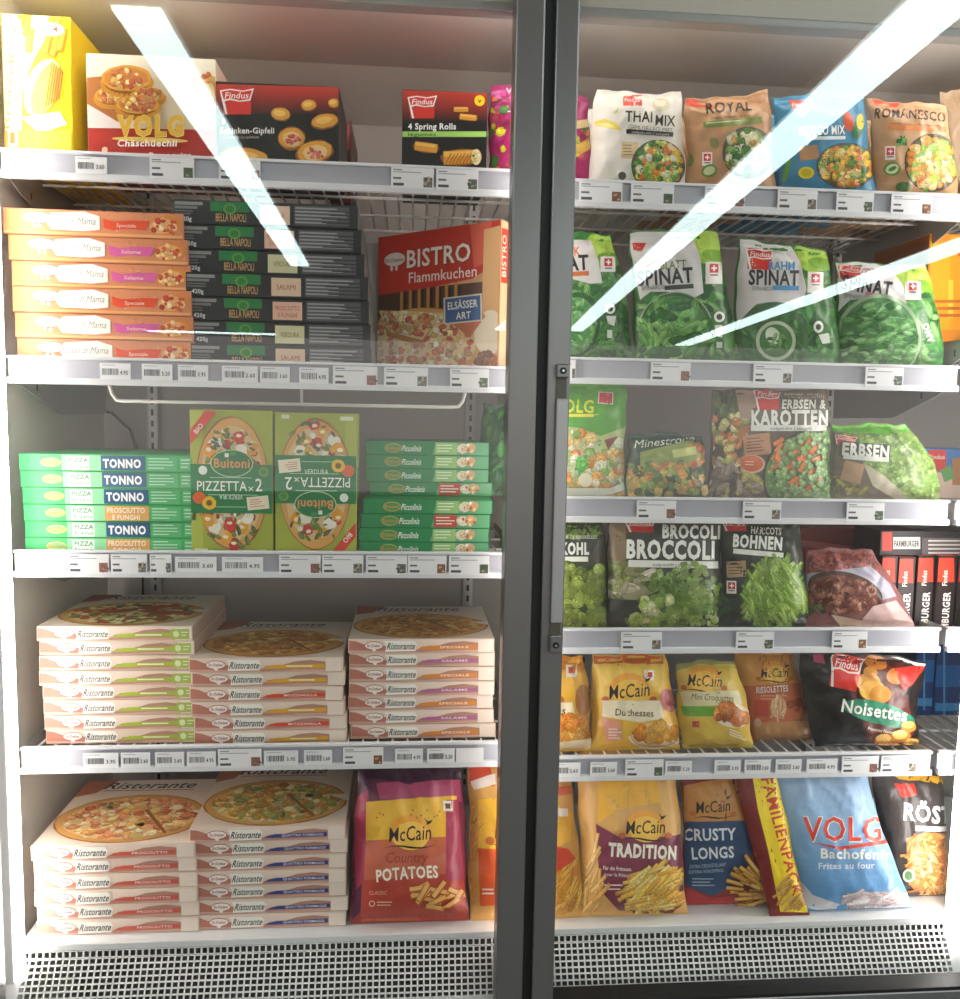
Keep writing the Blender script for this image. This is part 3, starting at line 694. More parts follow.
# =============================================================== SECOND SHELF: stacks
def stack(rows, proto, Z0pix=None): pass
def flat_box(art, w_, h_, d_, cols, name, label, cat, group, uw, uh, top=None, extra=None):
    """canonical flat carton with front art drawn in a uw x uh field"""
    t = thing(name, label, cat, (0, 0, 0), group); carton_mesh(w_, d_, h_, cols, .0008, t)
    def mp(px, py, off): return np.stack([np.clip(px/uw, .006, .994)*w_, -.0002-off, np.clip(1-py/uh, .04, .96)*h_], 1)
    art.build(mp, t, CARD)
    if top:
        def mt(px, py, off): return np.stack([np.clip(px/uw, .006, .994)*w_, np.clip(1-py/uw, .006, .994)*d_, h_+.0002+off], 1)
        top.build(mt, t, CARD)
    return t
ORD = ['topmost', 'second from top', 'third from top', 'fourth from top', 'fifth from top', 'sixth from top', 'seventh from top', 'eighth from top']
def bottom_ord(i, n): return 'lowest' if i == n-1 else ORD[i]
# orange pizza boxes: field 165 x 27
def mama_art(kind, seed):
    a = Art(seed); a.rect(0, 0, 165, 27, '#dd8f64'); a.rect(0, 0, 22, 27, '#e39a68'); a.scatter('chunk', ('p', [(22, 2), (165, 2), (165, 25), (22, 25)]), 60, 1.4, ['#e09468', '#d88458', '#e6a27a'])
    a.rect(0, 23.5, 165, 27, '#f0b070')
    a.poly([(44, 4), (74, 1.5), (88, 6), (88, 20), (74, 22), (44, 21), (38, 12)], '#fbf5ee', 'logo')
    a.ell(31, 9.5, 13, 6.3, '#f6ece6', 'logo'); a.ring(31, 9.5, 13, 6.3, .8, '#c86a5a', 'logo'); a.text('Dr.Oetker', 31, 11.3, 19, 3.6, '#b05048', bold=.01, g='logo'); a.ell(28, 17.5, 1.6, 2, '#f4e2d8', 'logo'); a.ell(33, 18, 1.6, 2, '#f4e2d8', 'logo')
    a.text('Casa di Mama', 64, 15, 40, 7.5, '#a8a098' if kind else '#9a948c', skew=.25, bold=0.0)
    c = '#e4502c' if kind == 0 else '#d860a0'
    a.poly([(91, 8), (100, 11), (118, 9), (134, 9), (130, 19), (112, 18), (100, 20), (92, 18)], c); a.text('Speciale' if kind == 0 else 'Salame', 112, 16.5, 18, 4, '#f8e2d0', skew=.1, bold=0.0)
    a.ell(149, 13, 14, 10, '#e28a3a', rot=15); a.ell(146, 14, 12, 8, '#e8b070', rot=10); a.scatter('chunk', ('e', 147, 14, 12, 7), 22, 2.6, ['#d8542c', '#f0c080', '#c83c24', '#f4dcb0'])
    return a
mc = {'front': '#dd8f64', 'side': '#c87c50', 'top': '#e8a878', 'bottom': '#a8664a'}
mw = .295; mh = .0425
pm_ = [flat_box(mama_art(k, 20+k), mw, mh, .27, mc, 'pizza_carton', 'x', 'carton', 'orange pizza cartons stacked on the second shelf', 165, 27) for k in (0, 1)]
yt = [225, 254, 281, 306, 330, 353]; xs = [6, 10, 12, 13, 14, 15]; kinds = [0, 1, 1, 0, 1, 0]; used = [0, 0]
zb = ZC+SZ('L2')
for i in range(6):
    j = 5-i; k = kinds[i]; L = 'orange flat pizza carton with a %s flavour stripe, %s in its stack' % ('red' if k == 0 else 'pink', bottom_ord(i, 6))
    p = Vector((at(xs[i], 300, .02).x, .018+.002*(i % 3), zb+j*(mh+.0003)))
    if used[k]: copy_tree(pm_[k], p, L)
    else: pm_[k].location = p; pm_[k]['label'] = L; used[k] = 1
# black napoli boxes: field 172 x 22
def napoli_art(kind, seed):
    a = Art(seed); a.rect(0, 0, 172, 22, '#232426'); a.rect(1, 2, 27, 5, '#8c8c8c'); a.rect(1, 6, 22, 8.5, '#777'); a.lines(1, 10, 22, 2, 2.4, '#6a6a6a', 1.2); a.text('420g', 11, 19.5, 11, 4, '#d8d8d8', bold=.02)
    a.rect(34, .5, 70, 10, '#1f7a3c'); a.ell(52, 7.5, 6, 5, '#5a9a3a', 'logo'); a.ell(52, 7.5, 4, 3.4, '#2c7a34', 'logo'); a.text('BELLA NAPOLI', 53, 19, 28, 7.5, '#e0b070', bold=0.0)
    lc, tc, t = [('#e8c8b0', '#b04838', 'DIAVOLA'), ('#e8bca4', '#b05040', 'PROSCIUTTO'), ('#d8d2a8', '#6a7040', 'VERDURA'), ('#e0c4a8', '#b05048', 'SALAMI')][kind]
    a.rect(80, 3, 108, 20, lc)
    if kind == 1: a.text('PROSCIUTTO', 94, 11, 23, 4.5, tc, bold=0); a.text('E FUNGHI', 94, 17.5, 18, 4.5, tc, bold=0)
    else: a.text(t, 94, 14, 18, 5, tc, bold=0)
    a.rect(112, 2, 164, 20, '#56565a')
    for i in range(5): a.rect(113, 3.5+i*3.3, 113+a.r.uniform(28, 50), 4.9+i*3.3, '#a0a0a0', 'lettering')
    for i in range(4): a.rect(138+a.r.uniform(-8, 8), 6+i*3.5, 164, 7+i*3.5, '#1a1a1c', 'lettering')
    return a
nw = .310; nh = .0398
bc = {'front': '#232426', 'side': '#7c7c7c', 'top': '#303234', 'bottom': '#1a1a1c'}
nk = [0, 1, 2, 3, 1, 2, 3]; proto = {}
names = {0: 'pale red', 1: 'two-line pink', 2: 'yellowish', 3: 'beige'}
xs = [175, 179, 182, 186, 187, 189, 190]; Wt = [205, 226, 249, 273, 298, 320, 343]
for i in range(7):
    k = nk[i]; L = 'black pizza carton with green banner and %s tag, %s in stack' % (names[k], bottom_ord(i, 7))
    p = Vector((at(xs[i], 300, .02).x, .02+.003*((i*7) % 3), zb+(6-i)*(nh+.0004)+.0002))
    if k in proto: copy_tree(proto[k], p, L)
    else:
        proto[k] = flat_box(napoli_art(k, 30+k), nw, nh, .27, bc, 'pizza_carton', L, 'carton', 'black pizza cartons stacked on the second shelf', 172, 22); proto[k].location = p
# tilted bistro carton: turned about the vertical
xr_ = at(500, 300, .015).x; xl_ = at(378, 300, .20).x
W = math.hypot(xr_-xl_, .185); ang = math.atan2(.185, xr_-xl_)
Ht = at(500, 219, .015).z-zb
t = thing('flatbread_carton', 'red and cream flatbread carton turned at an angle on the second shelf', 'carton', (xl_, .20, zb)); t.rotation_euler[2] = -ang
carton_mesh(W, .022, Ht, {'front': '#dca878', 'side': '#e6b890', 'top': '#f0c0a0'}, parent=t)
a = Art(8); W_, H_ = 120, 148*1.0
a.rect(0, 0, 120, 148, '#d9a878'); a.rect(0, 58, 120, 95, '#5a3a2c')
for i in range(7): a.rect(24+i*9, 55, 27+i*9, 95, '#c88a44'); a.rect(28+i*9, 60, 30+i*9, 80, '#2a1c18')
a.poly([(0, 0), (120, 0), (120, 40), (95, 54), (60, 58), (0, 62)], '#cc3322'); a.poly([(92, 0), (112, 0), (106, 40), (96, 44)], '#e0604a'); a.poly([(105, 8), (120, 6), (120, 108), (104, 104)], '#e6b47c')
a.ell(18, 26, 12, 8, '#f2e4dc', 'logo'); a.ring(18, 26, 12, 8, 1, '#a83a30', 'logo'); a.text('Dr.Oetker', 18, 28.5, 19, 4, '#8e3028', bold=.01, g='logo'); a.ell(15, 35, 1.5, 3, '#f2e4dc', 'logo'); a.ell(20, 35, 1.5, 3, '#f2e4dc', 'logo')
a.otext('BISTRO', 62, 36, 62, 18, '#fbf1e4', '#8e2a1e', bold=.02); a.text('Flammkuchen', 66, 52, 66, 11, '#fbeee2', bold=.01)
a.pizza(42, 118, 66, 40, ('#f2dca8', '#d87a5a', '#f6ead0', '#c8604a', '#d8a870'), 260, 3.4, '#ecd09a')
a.poly([(2, 80), (40, 84), (66, 88), (46, 118), (12, 106)], '#b97a3c'); a.poly([(2, 78), (40, 82), (68, 86), (48, 112), (12, 101)], '#eacb94')
a.scatter('chunk', ('p', [(5, 80), (40, 84), (64, 88), (47, 108), (14, 99)]), 60, 3.6, ['#f2dca8', '#d87a5a', '#f6ead0', '#c8604a', '#c8a060'])
a.ell(112, 108, 14, 22, '#f0dfc4'); a.poly([(78, 98), (102, 82), (108, 92), (94, 112)], '#c8744e')
a.rect(69, 70, 105, 97, '#e6d8c8', rot=2); a.rect(70.5, 71.5, 103.5, 95.5, '#3f6496', rot=2); a.text('ELSÄSSER', 87, 82.5, 28, 7.5, '#f6f2ea', bold=.02, rot=2); a.text('ART', 88, 93, 14, 7, '#f6f2ea', bold=.02, rot=2)
a.scatter('chunk', ('e', 108, 138, 12, 10), 14, 4, ['#a8643c', '#7a4a34', '#c88a60'])
a.build(lambda px, py, off: np.stack([np.clip(px/W_, .005, .995)*W, -.0002-off, np.clip(1-py/H_, .005, .995)*Ht], 1), t, CARD)
a = Art(9); a.rect(0, 0, 10, 148, '#e8bc94'); a.rect(0, 8, 10, 60, '#d2442e'); a.text('BISTRO', 7.2, 34, 40, 6, '#f8ead8', rot=90, bold=.01)
a.build(lambda px, py, off: np.stack([W+.0002+off, np.clip(px/10, .05, .95)*.022, np.clip(1-py/H_, .005, .995)*Ht], 1), t, CARD)
t2 = front_box('flatbread_carton', 'pale carton edge leaning behind the angled flatbread carton', 366, 381, 243, 366, .21, .16, {'front': '#8e8a84', 'side': '#6f6c68'}, None, zbot=SZ('L2'))

# =============================================================== THIRD SHELF
zb = ZC+SZ('L3')
def tonno_art(kind, seed):      # 167 x 17
    a = Art(seed); a.rect(0, 0, 167, 17, '#3cae62'); a.rect(40, 0, 80, 17, '#8fd6a0'); a.rect(45, 2, 66, 16, '#e8f6ea'); a.ell(30, 8.5, 9.5, 4.4, '#7cc07a', 'logo'); a.ring(30, 8.5, 9.5, 4.4, .7, '#d8b860', 'logo'); a.text('Buitoni', 30, 10.3, 15, 3.8, '#c87840', bold=.01, g='logo')
    a.text('PIZZA', 56, 8, 18, 4.6, '#4a8a5c', bold=.02); a.text('forno', 56, 14, 18, 4, '#5a9a6c', bold=.01)
    if kind == 0: a.rect(77, 1, 119, 16, '#2f5f86'); a.text('TONNO', 97, 13, 36, 8.6, '#ffffff', bold=.045)
    else: a.rect(77, 1, 119, 16, '#e0a860'); a.text('PROSCIUTTO', 97, 8, 36, 5.5, '#fbeedd', bold=.02); a.text('E FUNGHI', 97, 15, 26, 5, '#fbeedd', bold=.02)
    a.rect(120, 2, 149, 16, '#5cb878'); 
    for i in range(4): a.rect(122, 3+i*3.2, 122+a.r.uniform(14, 25), 4+i*3.2, '#bfe6c8', 'lettering')
    a.rect(152, 2, 164, 15, '#66bc7e'); a.lines(153, 4, 162, 3, 3.6, '#d0ecd4', 1)
    return a
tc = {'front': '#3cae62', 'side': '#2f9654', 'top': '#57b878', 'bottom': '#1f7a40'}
tw, tH = .297, .0288; proto = {}
for i, k in enumerate([0, 0, 0, 1, 0, 1]):
    L = 'green flat pizza carton with %s, %s of six' % ('white tuna lettering on blue' if k == 0 else 'an orange ham and mushroom tag', bottom_ord(i, 6))
    p = Vector((at([20, 20, 22, 23, 23, 23][i], 500, .02).x, .02+.002*((i*5) % 3), zb+(5-i)*(tH+.0004)+.0002))
    if k in proto: copy_tree(proto[k], p, L)
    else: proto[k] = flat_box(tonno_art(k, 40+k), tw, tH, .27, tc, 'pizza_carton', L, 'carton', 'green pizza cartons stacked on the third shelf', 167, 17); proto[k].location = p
def pizzetta(flip):           # 83 x 143
    a = Art(50+flip); a.rect(0, 0, 83, 143, '#a3ad3c'); a.rect(0, 0, 12, 143, '#b2ba4c')
    a.pizza(42, 72, 37, 66, ('#c8402c', '#e8a820', '#f0e8d8', '#d8c890', '#7a8a40', '#e6dcc0', '#b03428'), 120, 4.2, '#e2c48a')
    for x, y, c in ((35, 22, '#e8a41e'), (50, 26, '#cf3a2a'), (28, 32, '#f2eee4'), (52, 38, '#f0ece0'), (62, 38, '#e39a22'), (20, 40, '#e8a020'), (40, 112, '#cf3428'), (24, 116, '#f0eadc'), (52, 116, '#e8a41e'), (58, 106, '#f2eee0'), (36, 126, '#e6a020'), (44, 132, '#c8382a'), (18, 108, '#e3a02a')):
        a.ell(x, y, 6.5, 5.6, c, j=.25, n=9, rot=x*7); a.ell(x-1, y-1.2, 3, 2, '#f6ead0', j=.2, n=7)
    a.scatter('leaf', ('e', 42, 30, 26, 18), 16, 3, ['#4a5a2c', '#6a7a34']); a.scatter('leaf', ('e', 42, 118, 26, 18), 16, 3, ['#4a5a2c', '#6a7a34'])
    a.rect(0, 53, 83, 101, '#117a40')
    a.ell(42, 52, 21.5, 13.5, '#c9dfa8'); a.ell(42, 52, 20.5, 12.7, '#12763e', 'logo'); a.rect(35, 42, 39, 46, '#e8e8e0', 'logo'); a.rect(40, 41, 46, 44, '#3f9a50', 'logo'); a.text('Buitoni', 42, 56, 36, 9, '#d89a5c', bold=.03, g='logo')
    a.ell(13, 59, 4.4, 4.4, '#e9eee6', 'badge'); a.ell(74, 60, 5, 4.6, '#7a9a3c', 'badge'); a.ell(74, 60, 3.4, 3, '#3c8a40', 'badge')
    a.rect(20, 65.6, 62, 66.2, '#bfe0c0'); a.rect(18, 82.6, 68, 83.2, '#bfe0c0'); a.rect(20, 94.5, 56, 95.1, '#bfe0c0')
    a.text('PIZZETTA', 32, 79, 50, 10, '#f4f6f0', bold=0.005); a.text('x', 61, 79, 6, 7, '#e6f0dc', bold=0.0); a.text('2', 69, 79, 7, 13, '#f4f6f0', bold=.005)
    a.text('VERDURA', 41, 87.5, 24, 5, '#eef4ea', bold=0.0, flip=True)
    a.ell(9, 86, 6.5, 6, '#e0622c', j=.05); a.ell(19, 91, 7, 6.5, '#eec030', j=.06); a.ell(19, 91, 3, 3, '#7a5a1c')
    a.rect(57, 84, 79, 97, '#efe6cc', rot=6); a.lines(60, 87, 76, 4, 2.2, '#c86a5a', .7, rot=6)
    a.poly([(1, 20), (16, 0), (27, 2), (1, 34)], '#d8442e') ; a.text('BIO', 11, 20, 11, 5, '#f8ece4', rot=50, bold=.02)
    a.rect(4, 136, 17, 140, '#e4e8c8', 'lettering'); a.rect(68, 137, 76, 141, '#d8dcb8', 'lettering'); return a
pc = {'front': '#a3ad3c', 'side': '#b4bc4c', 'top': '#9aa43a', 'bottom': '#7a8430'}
A_ = pizzetta(0)
tA = front_box('pizza_carton', 'upright green mini pizza carton beside the tuna pizza stack', 190.5, 273, 410, 550, .02, .05, pc, None, zbot=SZ('L3'))
X0, X1 = at(190.5, 480, .02).x, at(273, 480, .02).x; Hh = at(230, 410, .02).z-zb; Ww = X1-X0
mpA = lambda px, py, off: np.stack([np.clip(px/83, .008, .992)*Ww, -.0002-off, np.clip(1-py/143, .006, .994)*Hh], 1)
A_.build(mpA, tA, CARD)
tB = front_box('pizza_carton', 'upright green mini pizza carton printed upside down, beside the baguette boxes', 275, 357, 413, 550, .02, .05, pc, None, zbot=SZ('L3'))
X0, X1 = at(275, 480, .02).x, at(357, 480, .02).x; Hb = at(310, 413, .02).z-zb; Wb = X1-X0
B_ = pizzetta(1)
mpB = lambda px, py, off: np.stack([np.clip(1-px/83, .008, .992)*Wb, -.0002-off, np.clip(py/143, .006, .994)*Hb], 1)
B_.build(mpB, tB, CARD)
for t_, w2, h2 in ((tA, Ww, Hh), (tB, Wb, Hb)):
    a = Art(3); a.rect(0, 0, 10, 140, '#b8c050'); a.rect(0, 53, 10, 100, '#167a42'); a.text('PIZZETTA', 7.5, 76, 40, 4, '#e8f0e0', rot=90, bold=0)
    a.build(lambda px, py, off: np.stack([w2+.0002+off, np.clip(px/10, .05, .95)*.05, np.clip(1-py/140, .006, .994)*h2], 1), t_, CARD)
def passion_art(kind, seed):    # 130 x 14.5
    a = Art(seed); a.rect(0, 0, 130, 14.5, '#16884a'); a.poly([(74, 0), (130, 0), (130, 14.5), (70, 14.5)], '#63a87a'); a.ell(29, 7.2, 9, 5, '#4a9a4c', 'logo'); a.ring(29, 7.2, 9, 5, .8, '#c8a858', 'logo'); a.text('Buitoni', 29, 9, 14, 3.8, '#d8944c', bold=.01, g='logo')
    a.text('Piccolinis', 48, 10.5, 20, 6.5, '#eef6ee', skew=.2, bold=.02)
    a.rect(73, 1, 96, 13.5, '#9ac878' if kind == 0 else '#c8423a'); a.lines(75, 3, 94, 3, 3.2, '#e8f2d8', 1.1)
    a.ell(102, 7, 6, 5.4, '#e8e0cc', j=.1); a.ell(110, 6, 6, 5, '#d8a878', j=.1); a.scatter('chunk', ('e', 106, 7, 9, 4.5), 10, 2, ['#f0e8d8', '#c8583c', '#e6c890'])
    return a
def passion(k, w_, h_):
    return flat_box(passion_art(k, 60+k), w_, h_, .20, {'front': '#16884a', 'side': '#2f8a58', 'top': '#2c9a5a', 'bottom': '#0c5a30'}, 'baguette_carton', 'x', 'carton', 'green snack cartons stacked beside the mini pizzas', 130, 14.5)
hh = .0252; proto = {}
rows = [(365, .10, 0), (365, .10, 0), (365, .10, 0), (369, .10, 1), (363, .02, 0), (361, .02, 1), (360, .02, 0), (360, .02, 0)]
for i, (x, y, k) in enumerate(rows):
    L = 'green snack carton with %s tag, %s of eight' % ('light green' if k == 0 else 'red', bottom_ord(i, 8))
    if k not in proto: t = passion(k, .232, hh); proto[k] = t; t['label'] = L
    else: t = copy_tree(proto[k], (0, 0, 0), L)
    t.location = (at(x, 500, y).x, y, zb+(7-i)*(hh+.0003)+.0002)
a = Art(70); a.scatter('leaf', ('p', [(476, 415), (545, 405), (545, 498), (478, 498)]), 150, 8, ['#1c5a28', '#2c6e30', '#164a22', '#3c8a3a'], ang=60); a.rect(505, 440, 540, 462, '#e8efe2')
Bag((482, 404), (548, 400), (548, 500), (479, 500), .10, .03, SZ('R3'), seed=70).make('herb_bag', 'dark green leafy bag partly hidden by the door frame beside the snack cartons', '#1c4a26', a)

# =============================================================== FOURTH / BOTTOM SHELF: cream pizza stacks
def risto_art(kind, seed):      # 152 x 16
    a = Art(seed); a.rect(0, 0, 152, 16, '#ead3c4'); a.rect(0, 14.4, 152, 16, '#c9a592')
    a.poly([(0, 1.5), (8, 2.5), (16, 6), (24, 7.2), (38, 8), (44, 16), (0, 16)], '#bd7b6a'); a.poly([(0, 12.5), (44, 13.5), (152, 12), (152, 16), (0, 16)], '#d7a898')
    a.poly([(70, 13), (76, 9), (92, 8), (104, 4.2), (120, 2.6), (134, 4.5), (152, 7), (152, 9), (134, 12.5), (104, 13), (70, 15)], '#b58876')
    bc_, t, tcol = [('#a8b83c', '', ''), ('#e6aa2c', '', ''), ('#dc4a2c', 'MOZZARELLA', '#fbe8e0'), ('#e08a34', 'SPECIALE', '#fbeee0'), ('#b06a94', 'SALAME', '#f6e2ee'), ('#cf5a4c', 'PROSCIUTTO', '#fbe6e0'), ('#343c84', 'QUATTRO FORMAGGI', '#f0eef8')][kind]
    a.poly([(70, 12), (82, 8), (134, 6.8), (134, 11.2), (82, 12)], bc_)
    if t: a.text(t, 110, 10.6, 20+len(t)*1.3, 2.6, tcol, rot=.5, bold=.01)
    else: a.rect(96, 8.5, 122, 10, '#f0efc8', 'lettering')
    a.rect(135, 1, 151, 15, '#f0dfd2')
    if kind == 0: a.rect(131, 3, 149, 14, '#a6ba58', 'badge'); a.ell(136, 8.5, 3, 3.4, '#e2e8b8', 'badge'); a.lines(141, 6, 148, 2, 3.2, '#e8ecc8', 1)
    a.ell(26.5, 7.6, 9.8, 4.9, '#a83c34', 'logo'); a.ell(26.5, 7.6, 9.2, 4.2, '#f8efe8', 'logo'); a.poly([(24, 11), (29, 11), (28, 14), (25.5, 13.6)], '#f8efe8', 'logo'); a.text('Dr.Oetker', 26.5, 9.0, 14, 3.2, '#9c342c', bold=.02, g='logo')
    a.poly([(37, 2.2), (68, 2.2), (71, 6), (69, 13.5), (38, 14.4), (39.5, 8)], '#f6f2ea', 'logo'); a.text('Ristorante', 54, 11.6, 29, 7.6, '#38332f', skew=.3, bold=.015, g='logo')
    return a
def risto_top(kind, seed):      # 152 x 152, y down = towards the back is 0
    a = Art(seed); a.rect(0, 0, 152, 152, '#ecd9c6'); a.rect(0, 0, 152, 34, '#e8dcd0'); a.poly([(0, 0), (34, 0), (20, 34), (0, 44)], '#b8705c')
    pal = {'g': ['#c8482c', '#e8d090', '#8a9a3c', '#f2e4b4', '#b04028', '#6a8a34'], 'h': ['#e08a60', '#f0cc88', '#d87048', '#f6e0b0', '#e8a870', '#e8b060'], 'q': ['#e8c070', '#a8a858', '#f2dca0', '#d89040', '#8a9a58', '#d8a04c'], 'y': ['#d8964c', '#e8ae60', '#c88440', '#f0c47c', '#c07a40']}[kind]
    a.pizza(76, 96, 74, 55, pal, 340, 5.5, {'g': '#e6cf90', 'h': '#f0c088', 'q': '#ecca80', 'y': '#dca460'}[kind])
    if kind == 'g':
        for x, y in ((60, 90), (95, 70), (110, 100)): a.ell(x, y, 20, 9, '#b8442c', rot=20, j=.2, n=10)
    a.poly([(84, 80), (118, 134), (121, 133), (88, 79)], '#9a6234'); a.poly([(130, 84), (152, 80), (152, 98)], '#f0e6da')
    a.text('Ristorante', 72, 24, 96, 17, '#3a3a4c', skew=.35, bold=.012); a.rect(26, 28, 122, 30, '#c87868')
    return a
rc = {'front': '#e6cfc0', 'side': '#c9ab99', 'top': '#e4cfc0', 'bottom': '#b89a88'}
PR = {}
def risto(kind, top=None, w_=.27, h_=.028, d_=.27):
    k = (kind, top, w_, h_)
    if k not in PR: PR[k] = [flat_box(risto_art(kind, 80+kind), w_, h_, d_, rc, 'pizza_carton', 'x', 'carton', None, 152, 16, top=risto_top(top, 90+kind) if top else None), 0]
    P = PR[k]
    if P[1] == 0: P[1] = 1; return P[0]
    return copy_tree(P[0], (0, 0, 0))
FL = ['olive green', 'yellow', 'red', 'orange', 'purple', 'coral', 'dark blue']
def rstack(kinds, x0s, h_, z0, Y, topk, where, grp, w_=.27, gaps=None, rots=None):
    n = len(kinds); z = z0
    for i in range(n-1, -1, -1):
        k = kinds[i]; t = risto(k, topk if i == 0 else None, w_, h_)
        t.location = (at(x0s[i], 500+(z0-ZC < -.7)*300+(z0-ZC > -.7)*180, Y).x, Y+.0025*((i*5) % 3), z+.0003); z += h_+.0004+(gaps or {}).get(i, 0)
        if rots: t.rotation_euler[2] = rots[i]
        t['label'] = 'cream pizza carton with %s stripe, %s in stack %s' % (FL[k], bottom_ord(i, n), where); t['group'] = grp
zb = ZC+SZ('L4')
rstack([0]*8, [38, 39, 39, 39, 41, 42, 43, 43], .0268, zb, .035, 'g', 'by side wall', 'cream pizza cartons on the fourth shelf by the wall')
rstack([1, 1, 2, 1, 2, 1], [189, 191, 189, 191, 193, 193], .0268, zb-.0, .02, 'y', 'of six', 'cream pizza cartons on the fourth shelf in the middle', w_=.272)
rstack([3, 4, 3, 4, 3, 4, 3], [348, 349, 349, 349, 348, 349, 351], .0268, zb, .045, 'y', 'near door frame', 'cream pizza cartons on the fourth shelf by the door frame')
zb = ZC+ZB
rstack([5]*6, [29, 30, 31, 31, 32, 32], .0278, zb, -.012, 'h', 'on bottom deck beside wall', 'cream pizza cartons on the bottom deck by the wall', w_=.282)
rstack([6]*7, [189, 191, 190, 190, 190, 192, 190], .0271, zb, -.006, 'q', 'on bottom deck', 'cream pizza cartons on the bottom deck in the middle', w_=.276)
# =============================================================== VEGETABLE SIDE, TOP SHELF
z = SZ('R1')
def bowl(a, x, y, rx, ry, pal=VEG, n=130, size=4.2, rim='#2c2c2c', kind='chunk', rot=0):
    a.ell(x, y, rx, ry, rim, rot=rot, n=34); a.ring(x, y, rx*.97, ry*.97, .8, '#6a6a66', rot=rot); a.ell(x, y, rx*.92, ry*.92, '#6a5a30', rot=rot)
    a.scatter(kind, ('e', x, y, rx*.86, ry*.86), n, size, pal)
a = Art(101); a.poly([(590, 90), (688, 90), (690, 186), (588, 186)], '#ddd8ce')
a.rect(623, 95, 642, 106, '#d8402e', 'logo'); a.text('Findus', 632, 102, 15, 4, '#f4e6dc', g='logo', bold=.01)
a.text('THAI', 638.5, 122, 27, 11, '#26221f', bold=.018, rot=-2); a.text('MIX', 665, 126, 20, 11, '#26221f', bold=.012, rot=-3)
a.text('GEMÜSE-LÉGUMES', 650, 131.5, 44, 5, '#6a6660', bold=0, rot=-5); a.rect(626, 131, 673, 135.5, '#26221f', rot=-4); a.text('tiefgekühlt | surgelé', 650, 134.8, 38, 2.4, '#d8d4cc', bold=0, rot=-4)
a.poly([(592, 122), (604, 119), (616, 123), (622, 131), (612, 129), (596, 126)], '#e0cc50'); a.poly([(596, 124), (608, 123), (616, 128), (606, 128)], '#efe08c'); a.ell(661, 105, 9, 7, '#cfc6a8'); a.ell(660, 103, 6, 4, '#ded6bc')
a.poly([(612, 114), (619, 107), (617, 113)], '#b8c07a'); a.rect(621, 142, 638, 159, '#d9c096', rot=-3); a.lines(623, 145, 636, 4, 3.2, '#8a6a3c', .8)
bowl(a, 658, 166, 27, 26, VEG+['#c8d44a'], 150, 3.8, '#34322f'); a.rect(616, 170, 629, 184, '#e8e4dc', 'badge'); a.ell(622, 176, 4, 4, '#5c5a50', 'badge'); swiss(a, 596, 176, 5) if False else None
thai = Bag((597, 88), (680, 92), (685, 186), (590, 186), .012, .030, z, bt=-3, bl=3, br=2, seed=101, amp=.003).make('vegetable_bag', 'white bag of thai vegetable mix on the top shelf', [(0, '#d6d0c6'), (1, '#e2ded6')], a)
a = Art(102); a.poly([(684, 90), (776, 90), (778, 190), (682, 190)], '#bd8f66')
a.poly([(686, 97), (705, 103), (714, 108), (686, 106)], '#d2462e', 'logo'); a.text('ROYAL', 729, 112, 46, 11, '#2c2119', bold=.022, rot=4)
a.text('gemüse - légumes - verdure', 730, 118, 40, 3, '#5a4632', bold=0, rot=3); a.rect(703, 119.5, 762, 126, '#7a8a48', rot=5); a.lines(706, 121.5, 758, 1, 3, '#c8cc9a', 1.2, rot=5)
bowl(a, 748, 153, 26, 26, ['#4c8a34', '#7aa84a', '#d8d0a0', '#e0a850', '#2f6a2c', '#e6dfc0'], 150, 4, '#2c2824'); swiss(a, 707, 158, 8); a.ell(709, 171, 8, 6.5, '#6a8a3c', 'badge', rot=20); a.ell(709, 171, 6, 4.2, '#c8d0a0', 'badge', rot=20); a.ell(714, 143, 4.5, 6, '#8a8a50', rot=30); a.ell(689, 160, 5, 7, '#6f8248')
a.poly([(740, 100), (763, 92), (770, 98), (760, 104)], '#a87850')
royal = Bag((684, 97), (768, 89), (777, 190), (688, 188), .012, .030, z, bt=-4, seed=102, amp=.0032).make('vegetable_bag', 'brown paper-look bag of royal vegetable mix on the top shelf', [(0, '#b8895f'), (1, '#c69a70')], a)
a = Art(103); a.poly([(772, 94), (880, 94), (880, 192), (772, 192)], '#3f83a6')
a.poly([(788, 100), (812, 100), (808, 112), (800, 117), (792, 108)], '#d4452f', 'logo'); a.text('Findus', 801, 107, 18, 4.5, '#f4e6dc', g='logo', bold=.01)
a.otext('MEXICO MIX', 822, 135, 46, 9, '#eef2f2', '#23445a', bold=.03, rot=2); a.rect(806, 136.5, 845, 140, '#dfe8ea', rot=1); a.ell(848, 122, 5, 10, '#c8512c', rot=10); a.ell(858, 128, 5, 12, '#2f6e3a', rot=-15); a.ell(860, 122, 4, 8, '#d8c23c')
a.rect(799, 146, 818, 160, '#b98a5e', rot=8); a.ell(806, 173, 8, 6, '#e6d22a'); a.ell(806, 173, 5, 4, '#c8b41c'); a.poly([(787, 160), (792, 160), (786, 182), (782, 180)], '#5f9a34')
bowl(a, 846, 166, 30, 23, ['#e0b03c', '#6a9a3a', '#d86a2c', '#e8d890', '#3c6e30', '#c89c3c'], 190, 3.6, '#302e2a')
blue = Bag((773, 97), (862, 98), (878, 190), (782, 190), .012, .030, z, bt=2, seed=103, amp=.003).make('vegetable_bag', 'blue bag of mexican vegetable mix on the top shelf', [(0, '#3a7c9e'), (1, '#4a8fae')], a)
a = Art(104); a.poly([(866, 94), (962, 94), (962, 196), (872, 196)], '#b98f68')
a.poly([(872, 100), (902, 100), (896, 108), (874, 105)], '#cf4a30', 'logo'); a.text('ROMANESCO', 910, 120, 71, 9.5, '#2b2018', bold=.02, rot=-4, arc=1.5)
